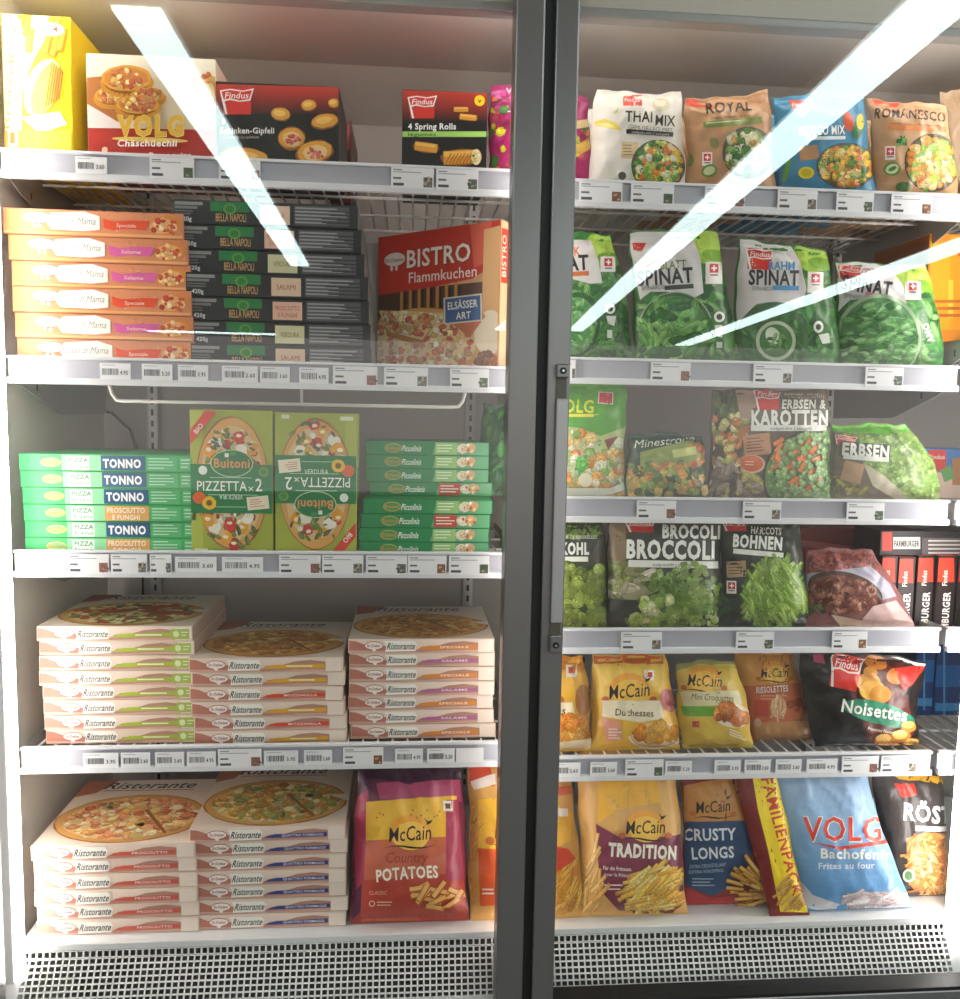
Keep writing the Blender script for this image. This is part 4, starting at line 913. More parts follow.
a.text('gemüse - légumes', 915, 126, 50, 3, '#4a3826', bold=0, rot=-3); a.rect(888, 125.5, 946, 131, '#c87842', rot=-3); bowl(a, 932, 163, 28, 29, ['#d8782c', '#a8c04a', '#e8a04c', '#6a9a3c', '#f0c890', '#86b050'], 190, 4.2, '#2e2a26')
swiss(a, 890, 152, 8); a.ell(892, 169, 8, 7, '#5c8a3c', 'badge'); a.ell(892, 169, 6.3, 4.8, '#d0dcb8', 'badge', rot=20); a.ell(892, 169, 4, 2, '#4c8434', 'badge', rot=25); a.ell(903, 187, 8, 5, '#4a6a3c'); a.scatter('floret', ('e', 902, 140, 6, 4), 5, 3, GREEN)
roma = Bag((868, 99), (946, 104), (961, 192), (876, 190), .012, .030, z, bt=-1, seed=104, amp=.003).make('vegetable_bag', 'brown paper-look bag of romanesco vegetable mix on the top shelf', [(0, '#b3885f'), (1, '#c29a72')], a)
Bag((940, 92), (978, 88), (980, 190), (950, 190), .11, .025, z, seed=105).make('vegetable_bag', 'plain tan bag corner standing behind the romanesco mix bag', '#b39678')
for src, nm in ((thai, 'white thai mix'), (royal, 'brown royal mix'), (blue, 'blue mexican mix'), (roma, 'brown romanesco mix')):
    for k in range(1, 4):
        c = copy_tree(src, src.location+Vector((.004*k*(-1)**k, .095*k, 0)), 'one of the spare %s bags standing behind the front one' % nm, 'spare %s bags' % nm)
        for ch in list(c.children):
            if ch.name.split('.')[0] not in ('film_front', 'film_back'): bpy.data.objects.remove(ch)

# =============================================================== SPINACH SHELF
z = SZ('R2')
def spinat(seed, x0, x1, y0, y1, word, wcol, wy, leaf, label, TL, TR, BR, BL, rot=-2, badge=(0, 0), panel=None, wx=0, swiss_at=None, pile='leaf', word2='SPINAT', ww=60, fl=None, omx=None):
    a = Art(seed); a.poly([(x0-6, y0-5), (x1+6, y0-5), (x1+6, y1+8), (x0-6, y1+8)], '#3d8238')
    a.scatter('leaf', ('p', [(x0, y0+40), (x1, y0+20), (x1, y1+4), (x0, y1+4)]), 150, 7, GREEN)
    gx = x1-26; a.ell(gx, y0+14, 24, 18, '#a2c83a', j=.08); a.ell(gx-3, y0+12, 17, 13, '#bcdc5a', j=.1); a.ell(gx+6, y0+24, 15, 6, '#7fae34', rot=-10)
    if panel: a.poly(panel, '#ddd8d6')
    if fl: findus(a, *fl)
    a.text(word, wx+8 if word != 'HACK' else wx+6, wy-15, 26, 8.5, wcol, bold=.02, rot=rot); a.text(word2, wx, wy, ww, 15, '#2f2c30', bold=.03, rot=rot)
    a.text('EPINARDS', wx-ww*.22, wy+6, ww*.4, 4.5, '#5a5658', bold=0, rot=rot); a.rect(wx-1, wy+1, wx+ww*.5, wy+5.5, wcol if word != 'BLATT' else '#3a3a34', rot=rot)
    return a
P1 = [(572, 240), (590, 240), (598, 260), (602, 283), (590, 284), (560, 276), (560, 236)]
a = spinat(111, 570, 632, 235, 357, 'HACK', '#d8743a', 271, 0, '', 0, 0, 0, 0, panel=P1, wx=561, ww=55, rot=3)
a.rect(600, 257, 615, 272, '#efe9e4', 'badge'); swiss(a, 608, 263, 9); a.ell(576, 325, 24, 33, '#2f5a32', rot=-8); a.ell(575, 326, 21, 29, '#63965c', rot=-8); a.scatter('leaf', ('e', 575, 326, 19, 27), 90, 3.4, ['#5f9a58', '#4a8446', '#7cb070', '#8abc80'])
a.ell(610, 309, 5, 5, '#e8ebe4', 'badge'); a.ell(610, 309, 2.8, 2.8, '#3a4a38', 'badge'); a.poly([(606, 316), (616, 316), (614, 326), (608, 324)], '#e6eae0', 'badge'); a.rect(607, 330, 612, 338, '#d6e0d0', 'badge')
Bag((540, 236), (611, 234), (634, 360), (536, 360), .012, .034, z, br=4, bt=2, seed=111, amp=.0028).make('spinach_bag', 'green bag of chopped spinach touching the door grip side', '#3d8238', a)
P2 = [(628, 232), (690, 232), (700, 258), (703, 293), (690, 300), (668, 292), (650, 292), (640, 300), (628, 240)]
a = spinat(112, 628, 736, 232, 358, 'BLATT', '#76843c', 284, 0, '', 0, 0, 0, 0, panel=P2, wx=665, ww=56, rot=4, fl=None)
a.poly([(632, 243), (646, 243), (641, 252), (633, 250)], '#d8402e', 'logo'); a.poly([(640, 268), (659, 258), (658, 266), (650, 268)], '#d8402e', 'logo'); a.rect(705, 262, 722, 284, '#f0ebe4', 'badge'); swiss(a, 713.5, 269, 10)
a.ell(675, 332, 38, 40, '#3e6a3c'); a.ell(674, 333, 35, 37, '#5a8a50'); a.scatter('leaf', ('e', 672, 334, 33, 35), 110, 7.5, ['#5a9648', '#3f7c3a', '#78b060', '#8cc070', '#2f6830']); a.ring(675, 332, 38, 40, 1.2, '#9ab090', a0=200, a1=340)
a.ell(719, 317, 5.5, 5.5, '#e8ebe4', 'badge'); a.ell(719, 317, 3, 3, '#3a4a38', 'badge'); a.poly([(714, 325), (722, 325), (722, 338), (716, 336)], '#e6eae0', 'badge'); a.rect(716, 342, 722, 348, '#d6e0d0', 'badge')
Bag((629, 231), (716, 231), (737, 361), (636, 361), .012, .034, z, br=3, bt=1, seed=112, amp=.0028).make('spinach_bag', 'green and white bag of leaf spinach on the shelf below the royal mix', '#3d8238', a)
P3 = [(738, 238), (790, 246), (800, 262), (806, 290), (800, 306), (776, 302), (756, 304), (744, 316), (734, 330)]
a = spinat(113, 735, 842, 240, 360, 'RAHM', '#4f96cc', 285, 0, '', 0, 0, 0, 0, panel=P3, wx=773, ww=50, rot=-1, fl=(747, 248, 25, 21, -3))
a.rect(807, 272, 823, 293, '#f0ebe4', 'badge', rot=-2); swiss(a, 815, 279, 9.5)
a.ell(772, 340, 36, 38, '#4a6a48'); a.ell(771, 341, 33, 35, '#386e36'); a.scatter('leaf', ('e', 771, 341, 31, 33), 90, 5, ['#3f7a3c', '#2f6630', '#578f50']); a.ell(775, 341, 20, 20, '#c3cfb4'); a.ell(775, 341, 16.5, 16.5, '#477f42'); a.ell(772, 336, 7, 9, '#dfe6d4', rot=30); a.scatter('leaf', ('e', 776, 344, 11, 10), 16, 3, GREEN)
a.ell(818, 327, 5, 6, '#e8ebe4', 'badge'); a.ell(818, 327, 2.6, 3, '#3a4a38', 'badge'); a.poly([(818, 335), (828, 333), (830, 343), (822, 344)], '#e6eae0', 'badge')
Bag((738, 238), (826, 250), (841, 363), (731, 363), .012, .034, z, br=3, bt=0, seed=113, amp=.003).make('spinach_bag', 'green and white bag of creamed spinach with blue word band', '#3d8238', a)
P4 = [(833, 258), (870, 262), (892, 270), (902, 286), (906, 304), (896, 306), (872, 298), (850, 300), (838, 312), (834, 300)]
a = spinat(114, 834, 943, 262, 362, 'GEHACKT', '#c87a9a', 293, 0, '', 0, 0, 0, 0, panel=P4, wx=865, ww=50, rot=-9, fl=(837, 264, 24, 14, -6))
a.rect(904, 282, 920, 300, '#f0ebe4', 'badge'); swiss(a, 912, 287, 8.5)
a.ell(878, 338, 42, 44, '#9ab08c', n=34); a.ell(878, 339, 39, 41, '#4c8248', n=34); a.scatter('leaf', ('e', 876, 340, 37, 38), 220, 4.5, ['#4a8a46', '#6aa25e', '#3a7438', '#8abb78', '#2f662f'], ang=8)
a.text('OMV', 925, 334, 20, 6, '#f0f2ea', rot=-70, bold=.05)
Bag((834, 261), (925, 266), (944, 365), (838, 365), .012, .034, z, br=5, bt=0, seed=114, amp=.003).make('spinach_bag', 'green bag of chopped spinach with pink word band near the orange carton', '#3d8238', a)
# tall orange carton on the neighbouring shelf
a = Art(115); a.rect(925, 230, 990, 338, '#e08a1c'); a.rect(950, 236, 990, 330, '#ef9c1c'); a.rect(930, 243, 950, 330, '#d8a81c'); a.rect(958, 241, 990, 256, '#d2402c'); a.rect(948, 280, 953, 318, '#f2c83a')
for i in range(3): a.rect(929, 300+i*7, 990, 303+i*7, '#c86818')
front_box('snack_carton', 'tall orange and yellow carton on the neighbouring shelf end', 927, 985, 234, 330, .10, .2, {'front': '#e08a1c', 'side': '#a85c14', 'top': '#e8a83c'}, a, zbot=NBR['N2']-.0115)
front_box('snack_carton', 'red carton end lying low behind the orange carton', 930, 985, 318, 345, .36, .1, {'front': '#8c2a20', 'side': '#6c2018'}, None)  if False else None

# =============================================================== MINESTRONE / PEA SHELF
z = SZ('R3')
a = Art(121); a.poly([(480, 378), (630, 378), (630, 500), (480, 500)], '#52a02c'); a.poly([(540, 378), (626, 378), (626, 392), (590, 396), (560, 386)], '#62b034')
a.otext('VOLG', 573, 412, 40, 13, '#f1e62a', '#9ac828', bold=.01, rot=-2); a.poly([(553, 414), (600, 414), (592, 417), (556, 417)], '#e8dc30', 'logo'); a.rect(598, 392, 613, 404, '#f0d8d4', 'badge', rot=-4); a.rect(599, 393, 612, 403, '#d23c46', 'badge', rot=-4)
a.poly([(545, 425), (580, 428), (600, 436), (628, 426), (628, 500), (545, 500)], '#b8c880')
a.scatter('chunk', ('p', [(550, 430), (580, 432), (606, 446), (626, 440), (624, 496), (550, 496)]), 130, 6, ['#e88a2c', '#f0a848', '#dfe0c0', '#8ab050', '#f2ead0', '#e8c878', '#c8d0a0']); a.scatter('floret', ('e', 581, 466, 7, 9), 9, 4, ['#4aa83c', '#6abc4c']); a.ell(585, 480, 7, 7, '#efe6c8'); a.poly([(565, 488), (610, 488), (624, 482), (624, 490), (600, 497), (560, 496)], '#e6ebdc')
a.poly([(604, 440), (618, 436), (608, 450)], '#8a3c34')
Bag((536, 380), (626, 384), (624, 500), (532, 500), .012, .034, z, br=0, seed=121, amp=.0028).make('vegetable_bag', 'bright green bag of mixed vegetables above the brussels sprouts bag', [(0, '#a8bc78'), (.5, '#8ab45c'), (.56, '#52a02c'), (1, '#58a630')], a)
a = Art(122); a.poly([(622, 430), (712, 430), (712, 500), (620, 500)], '#224636'); a.text('Minestrone', 664, 445, 60, 8, '#e8ecd8', skew=.3, bold=.0, rot=6); 
a.poly([(640, 452), (690, 440), (704, 448), (706, 466), (640, 470)], '#8a9a4c'); a.scatter('chunk', ('p', [(690, 444), (704, 444), (706, 470), (692, 466)]), 14, 4, ['#c8643c', '#d88a4c'])
a.scatter('chunk', ('p', [(626, 466), (706, 462), (708, 496), (624, 496)]), 100, 5, ['#5a7a34', '#c87a34', '#8aa048', '#d8a04c', '#3f5f2c', '#e0c070', '#c8b050']); a.rect(672, 448, 696, 456, '#c8cc7a', rot=10)
Bag((628, 434), (702, 436), (709, 500), (624, 500), .012, .03, z, bt=2, seed=122).make('vegetable_bag', 'low dark green minestrone bag between the green bag and the carrot bag', '#224636', a)
a = Art(123); a.poly([(704, 384), (832, 384), (832, 500), (704, 500)], '#6a5a4a')
a.poly([(704, 384), (745, 384), (740, 500), (704, 500)], '#4a4434'); a.scatter('leaf', ('p', [(708, 392), (740, 392), (738, 420), (708, 420)]), 26, 7, ['#5a6a3c', '#3f5030', '#7a6a50', '#6a7a48'], ang=80)
a.scatter('chunk', ('p', [(708, 420), (746, 412), (746, 470), (708, 480)]), 60, 4.5, ['#c8783c', '#a8b050', '#d8cc80', '#7a8a40', '#d89050', '#e0d8a0']); a.scatter('leaf', ('p', [(706, 466), (758, 470), (762, 498), (706, 498)]), 50, 6, ['#8a7a68', '#a09080', '#b8b060', '#6a6050'])
a.poly([(734, 386), (752, 386), (758, 420), (740, 418)], '#b89a88'); a.poly([(752, 408), (830, 406), (830, 428), (748, 430)], '#6f665c')
findus(a, 754, 388, 25, 22); a.text('PETITS POIS - CAROTTES', 804, 398, 40, 4.5, '#dcd6cc', bold=.01); a.text('ERBSEN &', 803, 408.5, 44, 9, '#f4f0e8', bold=.035, skew=.08); a.otext('KAROTTEN', 789, 425, 77, 15, '#f6f2ea', '#4a4038', bold=.045)
a.rect(750, 425, 826, 431, '#eceae4'); a.text('tiefgekühlt | surgelé', 790, 429.8, 42, 3, '#4a4038', bold=.0)
a.rect(743, 434, 770, 455, '#c8906a', rot=6); a.lines(746, 438, 766, 5, 3.1, '#6a3c28', .9, rot=6); a.ell(752, 464, 12.5, 9, '#e8c0a0', 'badge'); a.ell(751, 463.5, 11.3, 8, '#d8622a', 'badge'); a.lines(744, 461, 758, 2, 3, '#f2d0b0', .9)
a.ell(812, 478, 50, 47, '#3a342c', n=40); a.ell(812, 478, 48, 45, '#6a9a4c', n=40)
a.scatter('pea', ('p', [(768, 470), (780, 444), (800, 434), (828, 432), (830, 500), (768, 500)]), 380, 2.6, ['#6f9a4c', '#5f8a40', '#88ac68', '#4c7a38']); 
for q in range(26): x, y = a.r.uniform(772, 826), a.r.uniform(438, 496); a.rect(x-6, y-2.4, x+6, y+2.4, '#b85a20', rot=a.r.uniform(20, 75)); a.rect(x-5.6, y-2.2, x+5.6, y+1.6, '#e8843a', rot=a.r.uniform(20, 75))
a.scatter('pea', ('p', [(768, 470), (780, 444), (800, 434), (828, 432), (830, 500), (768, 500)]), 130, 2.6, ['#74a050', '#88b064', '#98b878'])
Bag((712, 389), (828, 390), (829, 500), (706, 500), .012, .036, z, bl=-1, bt=0, seed=123, amp=.0024).make('vegetable_bag', 'brown bag of peas and carrots with white lettering above the bean bag', '#5c5244', a)
a = Art(124); a.poly([(826, 420), (944, 420), (946, 502), (826, 502)], '#7a8c50'); a.scatter('pea', ('p', [(830, 432), (905, 430), (932, 452), (942, 486), (930, 500), (850, 500)]), 800, 2.3, ['#6f8f40', '#84a450', '#5a7a34', '#94b060'])
a.poly([(830, 424), (908, 424), (910, 431), (880, 434), (830, 431)], '#58b02a'); a.poly([(832, 424), (908, 422), (905, 427), (832, 428)], '#78cc40')
a.poly([(828, 432), (845, 436), (862, 462), (890, 480), (906, 499), (828, 502)], '#6a6050'); a.scatter('leaf', ('p', [(832, 470), (850, 470), (868, 495), (834, 498)]), 24, 5, ['#b8b050', '#8a8a40', '#7a6a4c']); a.rect(842, 462, 862, 482, '#c09a74', rot=-14); a.poly([(862, 462), (884, 476), (908, 498), (896, 500), (872, 486)], '#b8b098')
findus(a, 836, 434, 20, 10, -8); a.rect(840, 443, 888, 458, '#3c3c34', rot=-4); a.otext('ERBSEN', 865, 456, 46, 12, '#f2f2ea', '#34342c', bold=.045, rot=-4); a.rect(843, 456, 888, 460.5, '#e8e8e0', rot=-4)
Bag((830, 425), (906, 424), (942, 500), (830, 500), .012, .036, z, br=10, bt=1, seed=124, amp=.0024).make('pea_bag', 'slumped bag of garden peas with green top edge beside the carrot bag', '#7a8c50', a)
a = Art(125); a.rect(920, 446, 990, 500, '#3c78b8'); a.rect(928, 450, 946, 471, '#d4352c', 'logo'); a.text('Findus', 937, 459, 15, 4.5, '#f4e6e0', g='logo', bold=.01); a.poly([(920, 476), (940, 472), (955, 480), (990, 470), (990, 500), (920, 500)], '#d8b8a4'); a.rect(952, 458, 966, 485, '#b4763c'); a.poly([(940, 470), (950, 465), (955, 478), (944, 482)], '#5f9a4c')
front_box('fish_carton', 'blue carton with red badge on the neighbouring shelf end', 921, 985, 449, 497, .16, .12, {'front': '#3c78b8', 'side': '#2a5890', 'top': '#4c88c4'}, a, zbot=SZ('R3'))

# =============================================================== BROCCOLI SHELF
z = SZ('R4')
a = Art(131); a.poly([(500, 515), (612, 515), (612, 632), (500, 632)], '#3c3a2e'); a.scatter('floret', ('p', [(560, 520), (604, 520), (604, 536), (560, 536)]), 16, 4, ['#6f8a3c', '#8aa050', '#4c6830'])
a.text('CHOUX DE BRUXELLES', 575, 538.5, 44, 3.6, '#e6e6d8', bold=.01); a.otext('ROSENKOHL', 558, 554, 62, 11.5, '#f2f2e8', '#26261e', bold=.05); a.rect(540, 556.5, 588, 561.5, '#f0f0e6')
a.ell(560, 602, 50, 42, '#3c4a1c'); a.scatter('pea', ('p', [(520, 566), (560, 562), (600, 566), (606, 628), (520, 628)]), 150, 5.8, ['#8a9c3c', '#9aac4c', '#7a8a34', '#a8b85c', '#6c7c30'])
Bag((530, 518), (603, 518), (607, 632), (526, 632), .012, .034, z, br=1, seed=131, amp=.002).make('sprout_bag', 'dark bag of brussels sprouts next to the door grip', '#3c3a2e', a)
a = Art(132); a.poly([(603, 512), (726, 512), (726, 632), (603, 632)], '#3a3a34')
a.poly([(606, 516), (626, 516), (626, 560), (606, 600)], '#8a7458'); a.poly([(606, 560), (640, 562), (660, 590), (636, 600), (606, 598)], '#8c8864'); a.scatter('leaf', ('p', [(608, 566), (644, 568), (652, 586), (608, 600)]), 26, 7, ['#b0a888', '#6a7040', '#c8c0a8', '#8a9050'])
findus(a, 626, 520, 28, 12); a.otext('BROCOLI', 691, 538, 58, 13, '#f3f3ea', '#2a2a24', bold=.045, rot=-1); a.otext('BROCCOLI', 670, 558, 88, 18, '#f3f3ea', '#2a2a24', bold=.045, rot=-1)
a.rect(628, 560.5, 718, 567.5, '#eeeee6', rot=-1); a.text('tiefgekühlt | surgelé', 672, 566, 40, 3.2, '#3a3a34', bold=0)
a.scatter('floret', ('p', [(650, 572), (700, 568), (716, 580), (716, 628), (625, 628), (640, 598)]), 75, 7.5, ['#6a8634', '#7f9844', '#54702a', '#90a658', '#5f7c30']); a.scatter('chunk', ('p', [(636, 600), (670, 600), (660, 628), (630, 628)]), 14, 7, ['#c8cc90', '#dfe0b0', '#9ab050'])
Bag((608, 514), (722, 514), (720, 632), (604, 632), .012, .036, z, bl=0, seed=132, amp=.0034).make('broccoli_bag', 'dark bag of broccoli florets with big white lettering', '#3a3a34', a)
a = Art(133); a.poly([(716, 514), (810, 514), (812, 632), (716, 632)], '#2e3428'); findus(a, 723, 521, 24, 10); a.text('HARICOTS', 766, 534, 30, 7, '#e8e8de', bold=.03, rot=-3); a.otext('BOHNEN', 757, 548, 49, 12.5, '#f3f3ea', '#22241c', bold=.045, rot=-4)
a.rect(733, 550.5, 783, 555.5, '#eeeee6', rot=-5); a.rect(727, 561, 746, 577, '#b99a74', rot=4); a.lines(729, 564, 743, 4, 3, '#5a4432', .8, rot=4); swiss(a, 731.5, 586, 7.5)
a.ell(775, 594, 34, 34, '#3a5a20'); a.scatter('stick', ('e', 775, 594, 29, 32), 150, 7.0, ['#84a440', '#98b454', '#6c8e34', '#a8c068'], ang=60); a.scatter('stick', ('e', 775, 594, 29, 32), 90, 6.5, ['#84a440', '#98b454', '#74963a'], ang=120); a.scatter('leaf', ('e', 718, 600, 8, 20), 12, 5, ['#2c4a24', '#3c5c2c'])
Bag((722, 518), (797, 519), (808, 632), (718, 632), .012, .034, z, br=3, seed=133, amp=.0026).make('bean_bag', 'dark bag of green beans between the broccoli and the burger patties', '#2e3428', a)
a = Art(134); a.poly([(800, 545), (920, 545), (920, 632), (800, 632)], '#8a5a58'); a.scatter('chunk', ('p', [(806, 552), (872, 550), (880, 575), (806, 575)]), 200, 3.2, ['#a85048', '#7c3c38', '#c07064', '#8c4a44']); a.poly([(806, 574), (870, 566), (890, 584), (896, 596), (880, 600), (806, 590)], '#a8a4b4')
a.ell(845, 592, 38, 20, '#4a2c24', rot=-14, n=30); a.ell(843, 596, 35, 20, '#7a463a', rot=-14, n=30); a.scatter('chunk', ('e', 843, 596, 33, 17), 240, 3.0, ['#9c6250', '#7c4436', '#b07a64', '#643428']); a.poly([(830, 614), (860, 620), (905, 622), (905, 628), (840, 626)], '#d8c0a8')
a.poly([(872, 606), (895, 600), (916, 626), (860, 628), (862, 618)], '#c8a8a4'); a.scatter('leaf', ('p', [(806, 604), (830, 606), (826, 614), (806, 612)]), 8, 4, ['#5a6a30', '#3c4a24'])
Bag((806, 550), (872, 550), (916, 632), (804, 632), .012, .034, z, br=2, bt=2, seed=134, amp=.003).make('burger_bag', 'slumped clear bag with minced beef burger patties beside the green beans', [(0, '#7c4a44'), (.5, '#a08c94'), (1, '#8c4c46')], a)
a = Art(135); a.rect(795, 520, 880, 560, '#7c1c1c'); a.poly([(795, 540), (880, 548), (880, 556), (795, 546)], '#b05a54')
front_box('meat_carton', 'dark red carton lying behind the burger bag', 800, 868, 528, 560, .19, .2, {'front': '#7c1c1c', 'side': '#5c1414', 'top': '#6c1818'}, a, zbot=SZ('R4'))
def farm(x0, x1, y0, seed):
    a = Art(seed); a.rect(x0, y0, x1, 632, '#2c2020'); a.rect(x0+1, y0+2, x1-1, y0+26, '#d8402a', 'logo'); a.text('Findus', (x0+x1)/2+1.5, y0+22, 15, 5, '#f6e8dc', rot=88, bold=.01, g='logo')
    a.text('FARMBURGER', (x0+x1)/2+3, y0+62, 52, 7, '#f0ece4', rot=86, bold=.03); return a
for i, (x0, x1, y0) in enumerate(((880, 896, 556), (897, 914, 557), (916, 934, 556), (936, 955, 556), (957, 976, 556))):
    front_box('burger_carton', 'slim dark burger carton on edge, %s of the row counted from the patty bag' % ['first', 'second', 'third', 'fourth', 'fifth'][i], x0, x1, y0, 632, .06 if i < 3 else .05, .12, {'front': '#2c2020', 'side': '#201616', 'top': '#c83a28'}, farm(x0, x1, y0, 140+i), zbot=SZ('R4'), group='burger cartons standing on edge')
a = Art(146); a.rect(878, 526, 985, 562, '#2a2424'); a.rect(882, 532, 892, 551, '#c83c2c', 'logo'); a.rect(893, 537, 920, 549, '#d8d4cc'); a.text('FARMBURGER', 906.5, 546.5, 25, 6, '#2a2424', bold=.03); a.rect(922, 538, 985, 556, '#5c5656')
for i in range(4): a.rect(928, 540+i*4, 985, 541.6+i*4, '#c8c4c0')
bt = front_box('burger_carton', 'dark burger carton lying flat across the row of upright burger cartons', 880, 980, 531, 555.5, .07, .10, {'front': '#2a2424', 'side': '#201a1a', 'top': '#342c2c'}, a)

# =============================================================== CROQUETTE SHELF
z = SZ('R5')
a = Art(151); a.poly([(500, 650), (596, 650), (596, 758), (500, 758)], '#e9b13c'); a.poly([(540, 652), (594, 656), (592, 672), (540, 668)], '#e0862c'); a.rect(566, 665, 577, 677, '#efe4d8', 'badge'); a.rect(568.5, 667, 575, 673, '#c83c34', 'badge')
mccain(a, 534, 697, 52); a.poly([(500, 702), (572, 702), (576, 718), (500, 718)], '#efdfba'); a.text('Croquettes', 540, 714, 50, 8, '#4a3420', bold=.01, skew=.1)
a.ell(583, 700, 8, 16, '#a86c30'); a.scatter('chunk', ('e', 573, 730, 19, 12), 34, 7, ['#e8942c', '#d87c20', '#f0b04c']); a.poly([(555, 742), (592, 738), (590, 748), (556, 750)], '#f0e2c0')
Bag((540, 655), (582, 656), (590, 756), (535, 756), .012, .036, z, br=4, seed=151).make('potato_bag', 'yellow potato croquette bag half covered by the door frame', '#e9b13c', a)
a = Art(152); a.poly([(586, 648), (684, 648), (684, 760), (584, 760)], '#f0bc42'); a.poly([(586, 652), (662, 652), (664, 664), (625, 668), (590, 664)], '#d2622a'); a.poly([(590, 664), (664, 664), (668, 684), (590, 700)], '#efc65c')
a.rect(644, 670, 654, 680, '#f2e8dc', 'badge'); a.rect(646, 672, 652, 677, '#c83c34', 'badge'); mccain(a, 629, 697, 48, rot=5)
a.poly([(602, 700), (660, 700), (664, 718), (640, 722), (602, 716)], '#f0e2c2'); a.text('Duchesses', 634, 715.5, 38, 7, '#4a3420', bold=.008, rot=-2); a.ell(669, 700, 9, 12, '#c8706a', rot=20); a.ell(670, 698, 6, 8, '#a84c4c', rot=20)
a.ell(656, 734, 25, 12, '#e8d4b0', rot=3); a.scatter('chunk', ('e', 656, 733, 20, 7), 26, 6, ['#e8982c', '#d88422', '#f2b850', '#eda63c']); a.ring(656, 734, 28, 15, 2, '#f4ead8', rot=3, a0=0, a1=180)
a.poly([(600, 716), (620, 722), (622, 738), (606, 742)], '#e09a80'); a.lines(608, 728, 622, 4, 3, '#f4e8dc', 1)
Bag((591, 655), (664, 654), (679, 756), (590, 756), .012, .038, z, br=3, bl=-1, bt=1, seed=152, amp=.003).make('potato_bag', 'yellow bag of duchess potatoes with an orange top edge', [(0, '#efbb40'), (1, '#f2c452')], a)
a = Art(153); a.poly([(668, 650), (756, 650), (756, 760), (668, 760)], '#d6b64a'); a.poly([(668, 650), (748, 650), (740, 668), (700, 664), (672, 672)], '#8a8a48'); mccain(a, 704, 686, 40, rot=-2)
a.poly([(680, 692), (738, 690), (742, 704), (684, 706)], '#dcd0a4'); a.text('Mini Croquettes', 712, 700, 42, 6.5, '#5a4c30', bold=0, rot=-3, skew=.1); a.poly([(680, 706), (720, 706), (714, 716), (684, 716)], '#6faa3a')
a.ell(732, 715, 19, 12, '#e8dcc0', rot=-8); a.scatter('chunk', ('e', 732, 714, 16, 9), 22, 6, ['#c8742c', '#b4622a', '#dc8c40']); a.rect(692, 721, 699, 727, '#c04c40', 'badge'); a.lines(728, 730, 746, 3, 3, '#e8e2c8', 1, rot=-20); a.rect(676, 748, 754, 756, '#a8a43c')
Bag((676, 664), (735, 662), (753, 756), (682, 756), .02, .034, z, br=3, bl=2, bt=3, seed=153, amp=.0026).make('potato_bag', 'dull yellow bag of mini croquettes with a green stripe', [(0, '#d6b64a'), (.85, '#d0b048'), (1, '#9a9a4c')], a)
a = Art(154); a.poly([(726, 648), (814, 648), (814, 752), (726, 752)], '#c8723c'); a.poly([(730, 650), (800, 650), (806, 682), (730, 690)], '#dc9a44'); mccain(a, 774, 677, 32, rot=2)
a.poly([(742, 686), (806, 682), (808, 720), (750, 722)], '#cc6a40'); a.otext('RISSOLETTES', 772, 692, 32, 6.5, '#f4e8dc', '#8a3c24', bold=.02, rot=4); a.lines(760, 695, 790, 2, 3, '#e8b090', .9); a.rect(754, 700, 768, 716, '#c84a38')
a.ell(778, 707, 8, 11, '#e2b48a'); a.scatter('stick', ('e', 778, 707, 7, 10), 14, 4, ['#e8c090', '#d89860'], ang=80); a.scatter('chunk', ('e', 797, 708, 8, 12), 16, 4, ['#a84c28', '#c06a3a']); a.poly([(752, 722), (808, 720), (810, 740), (756, 742)], '#c8905a'); a.ell(757, 722, 3.5, 4.5, '#dcb090', 'badge')
Bag((734, 650), (792, 652), (814, 741), (752, 742), .075, .03, None, br=3, bl=2, bt=2, seed=154, amp=.0026).make('potato_bag', 'orange brown potato bag set back between the mini croquettes and the black bag', [(0, '#b87c48'), (.3, '#c8723c'), (1, '#cc8a48')], a)
a = Art(155); a.poly([(788, 640), (930, 640), (930, 758), (788, 758)], '#1c1413')
a.poly([(848, 672), (870, 645), (918, 656), (928, 668), (906, 690), (912, 720), (918, 758), (820, 758), (840, 752), (872, 752), (862, 720), (852, 700)], '#56201a')
a.ell(868, 682, 12, 9, '#d89a3c'); a.ell(872, 690, 13, 10, '#e6ac4c'); a.ell(880, 694, 11, 9, '#d08c34'); a.ell(876, 662, 12, 7, '#c87a30', rot=-15); a.ell(896, 676, 10, 8, '#cc7c2c'); a.ell(870, 672, 7, 6, '#c88434')
a.poly([(894, 668), (926, 664), (912, 684), (902, 690)], '#c8352a'); findus(a, 834, 652, 30, 34, -12)
a.ell(876, 712, 34, 11, '#2f8a68', rot=-13); a.ell(892, 718, 24, 9, '#2a7f5e', rot=-10); a.otext('Noisettes', 873, 716, 66, 13, '#f4f4ee', '#1f4c3c', bold=.02, rot=-9); a.text('Pommes Noisettes', 883, 732, 32, 3.4, '#e6dcc8', bold=.01, rot=-9)
for x, y, r_ in ((884, 740, 10), (900, 736, 10), (908, 726, 8), (912, 744, 9), (892, 748, 9)): a.ell(x, y, r_, r_*.7, '#c87c2c', j=.08); a.ell(x-1, y-2, r_*.75, r_*.45, '#eec066', j=.1)
a.text('NEU', 851, 748, 10, 4, '#e8e0d0', bold=.02); a.poly([(866, 643), (905, 651), (932, 664), (920, 667), (890, 656), (866, 648)], '#d8d0cc'); a.poly([(812, 650), (822, 650), (826, 664), (814, 662)], '#a83c60')
Bag((800, 648), (927, 662), (918, 757), (816, 757), .012, .042, z, bt=2, br=-6, bl=5, seed=155, amp=.0045, wob=2).make('potato_bag', 'glossy black crinkled bag of potato balls with a green name oval', '#1a1312', a)
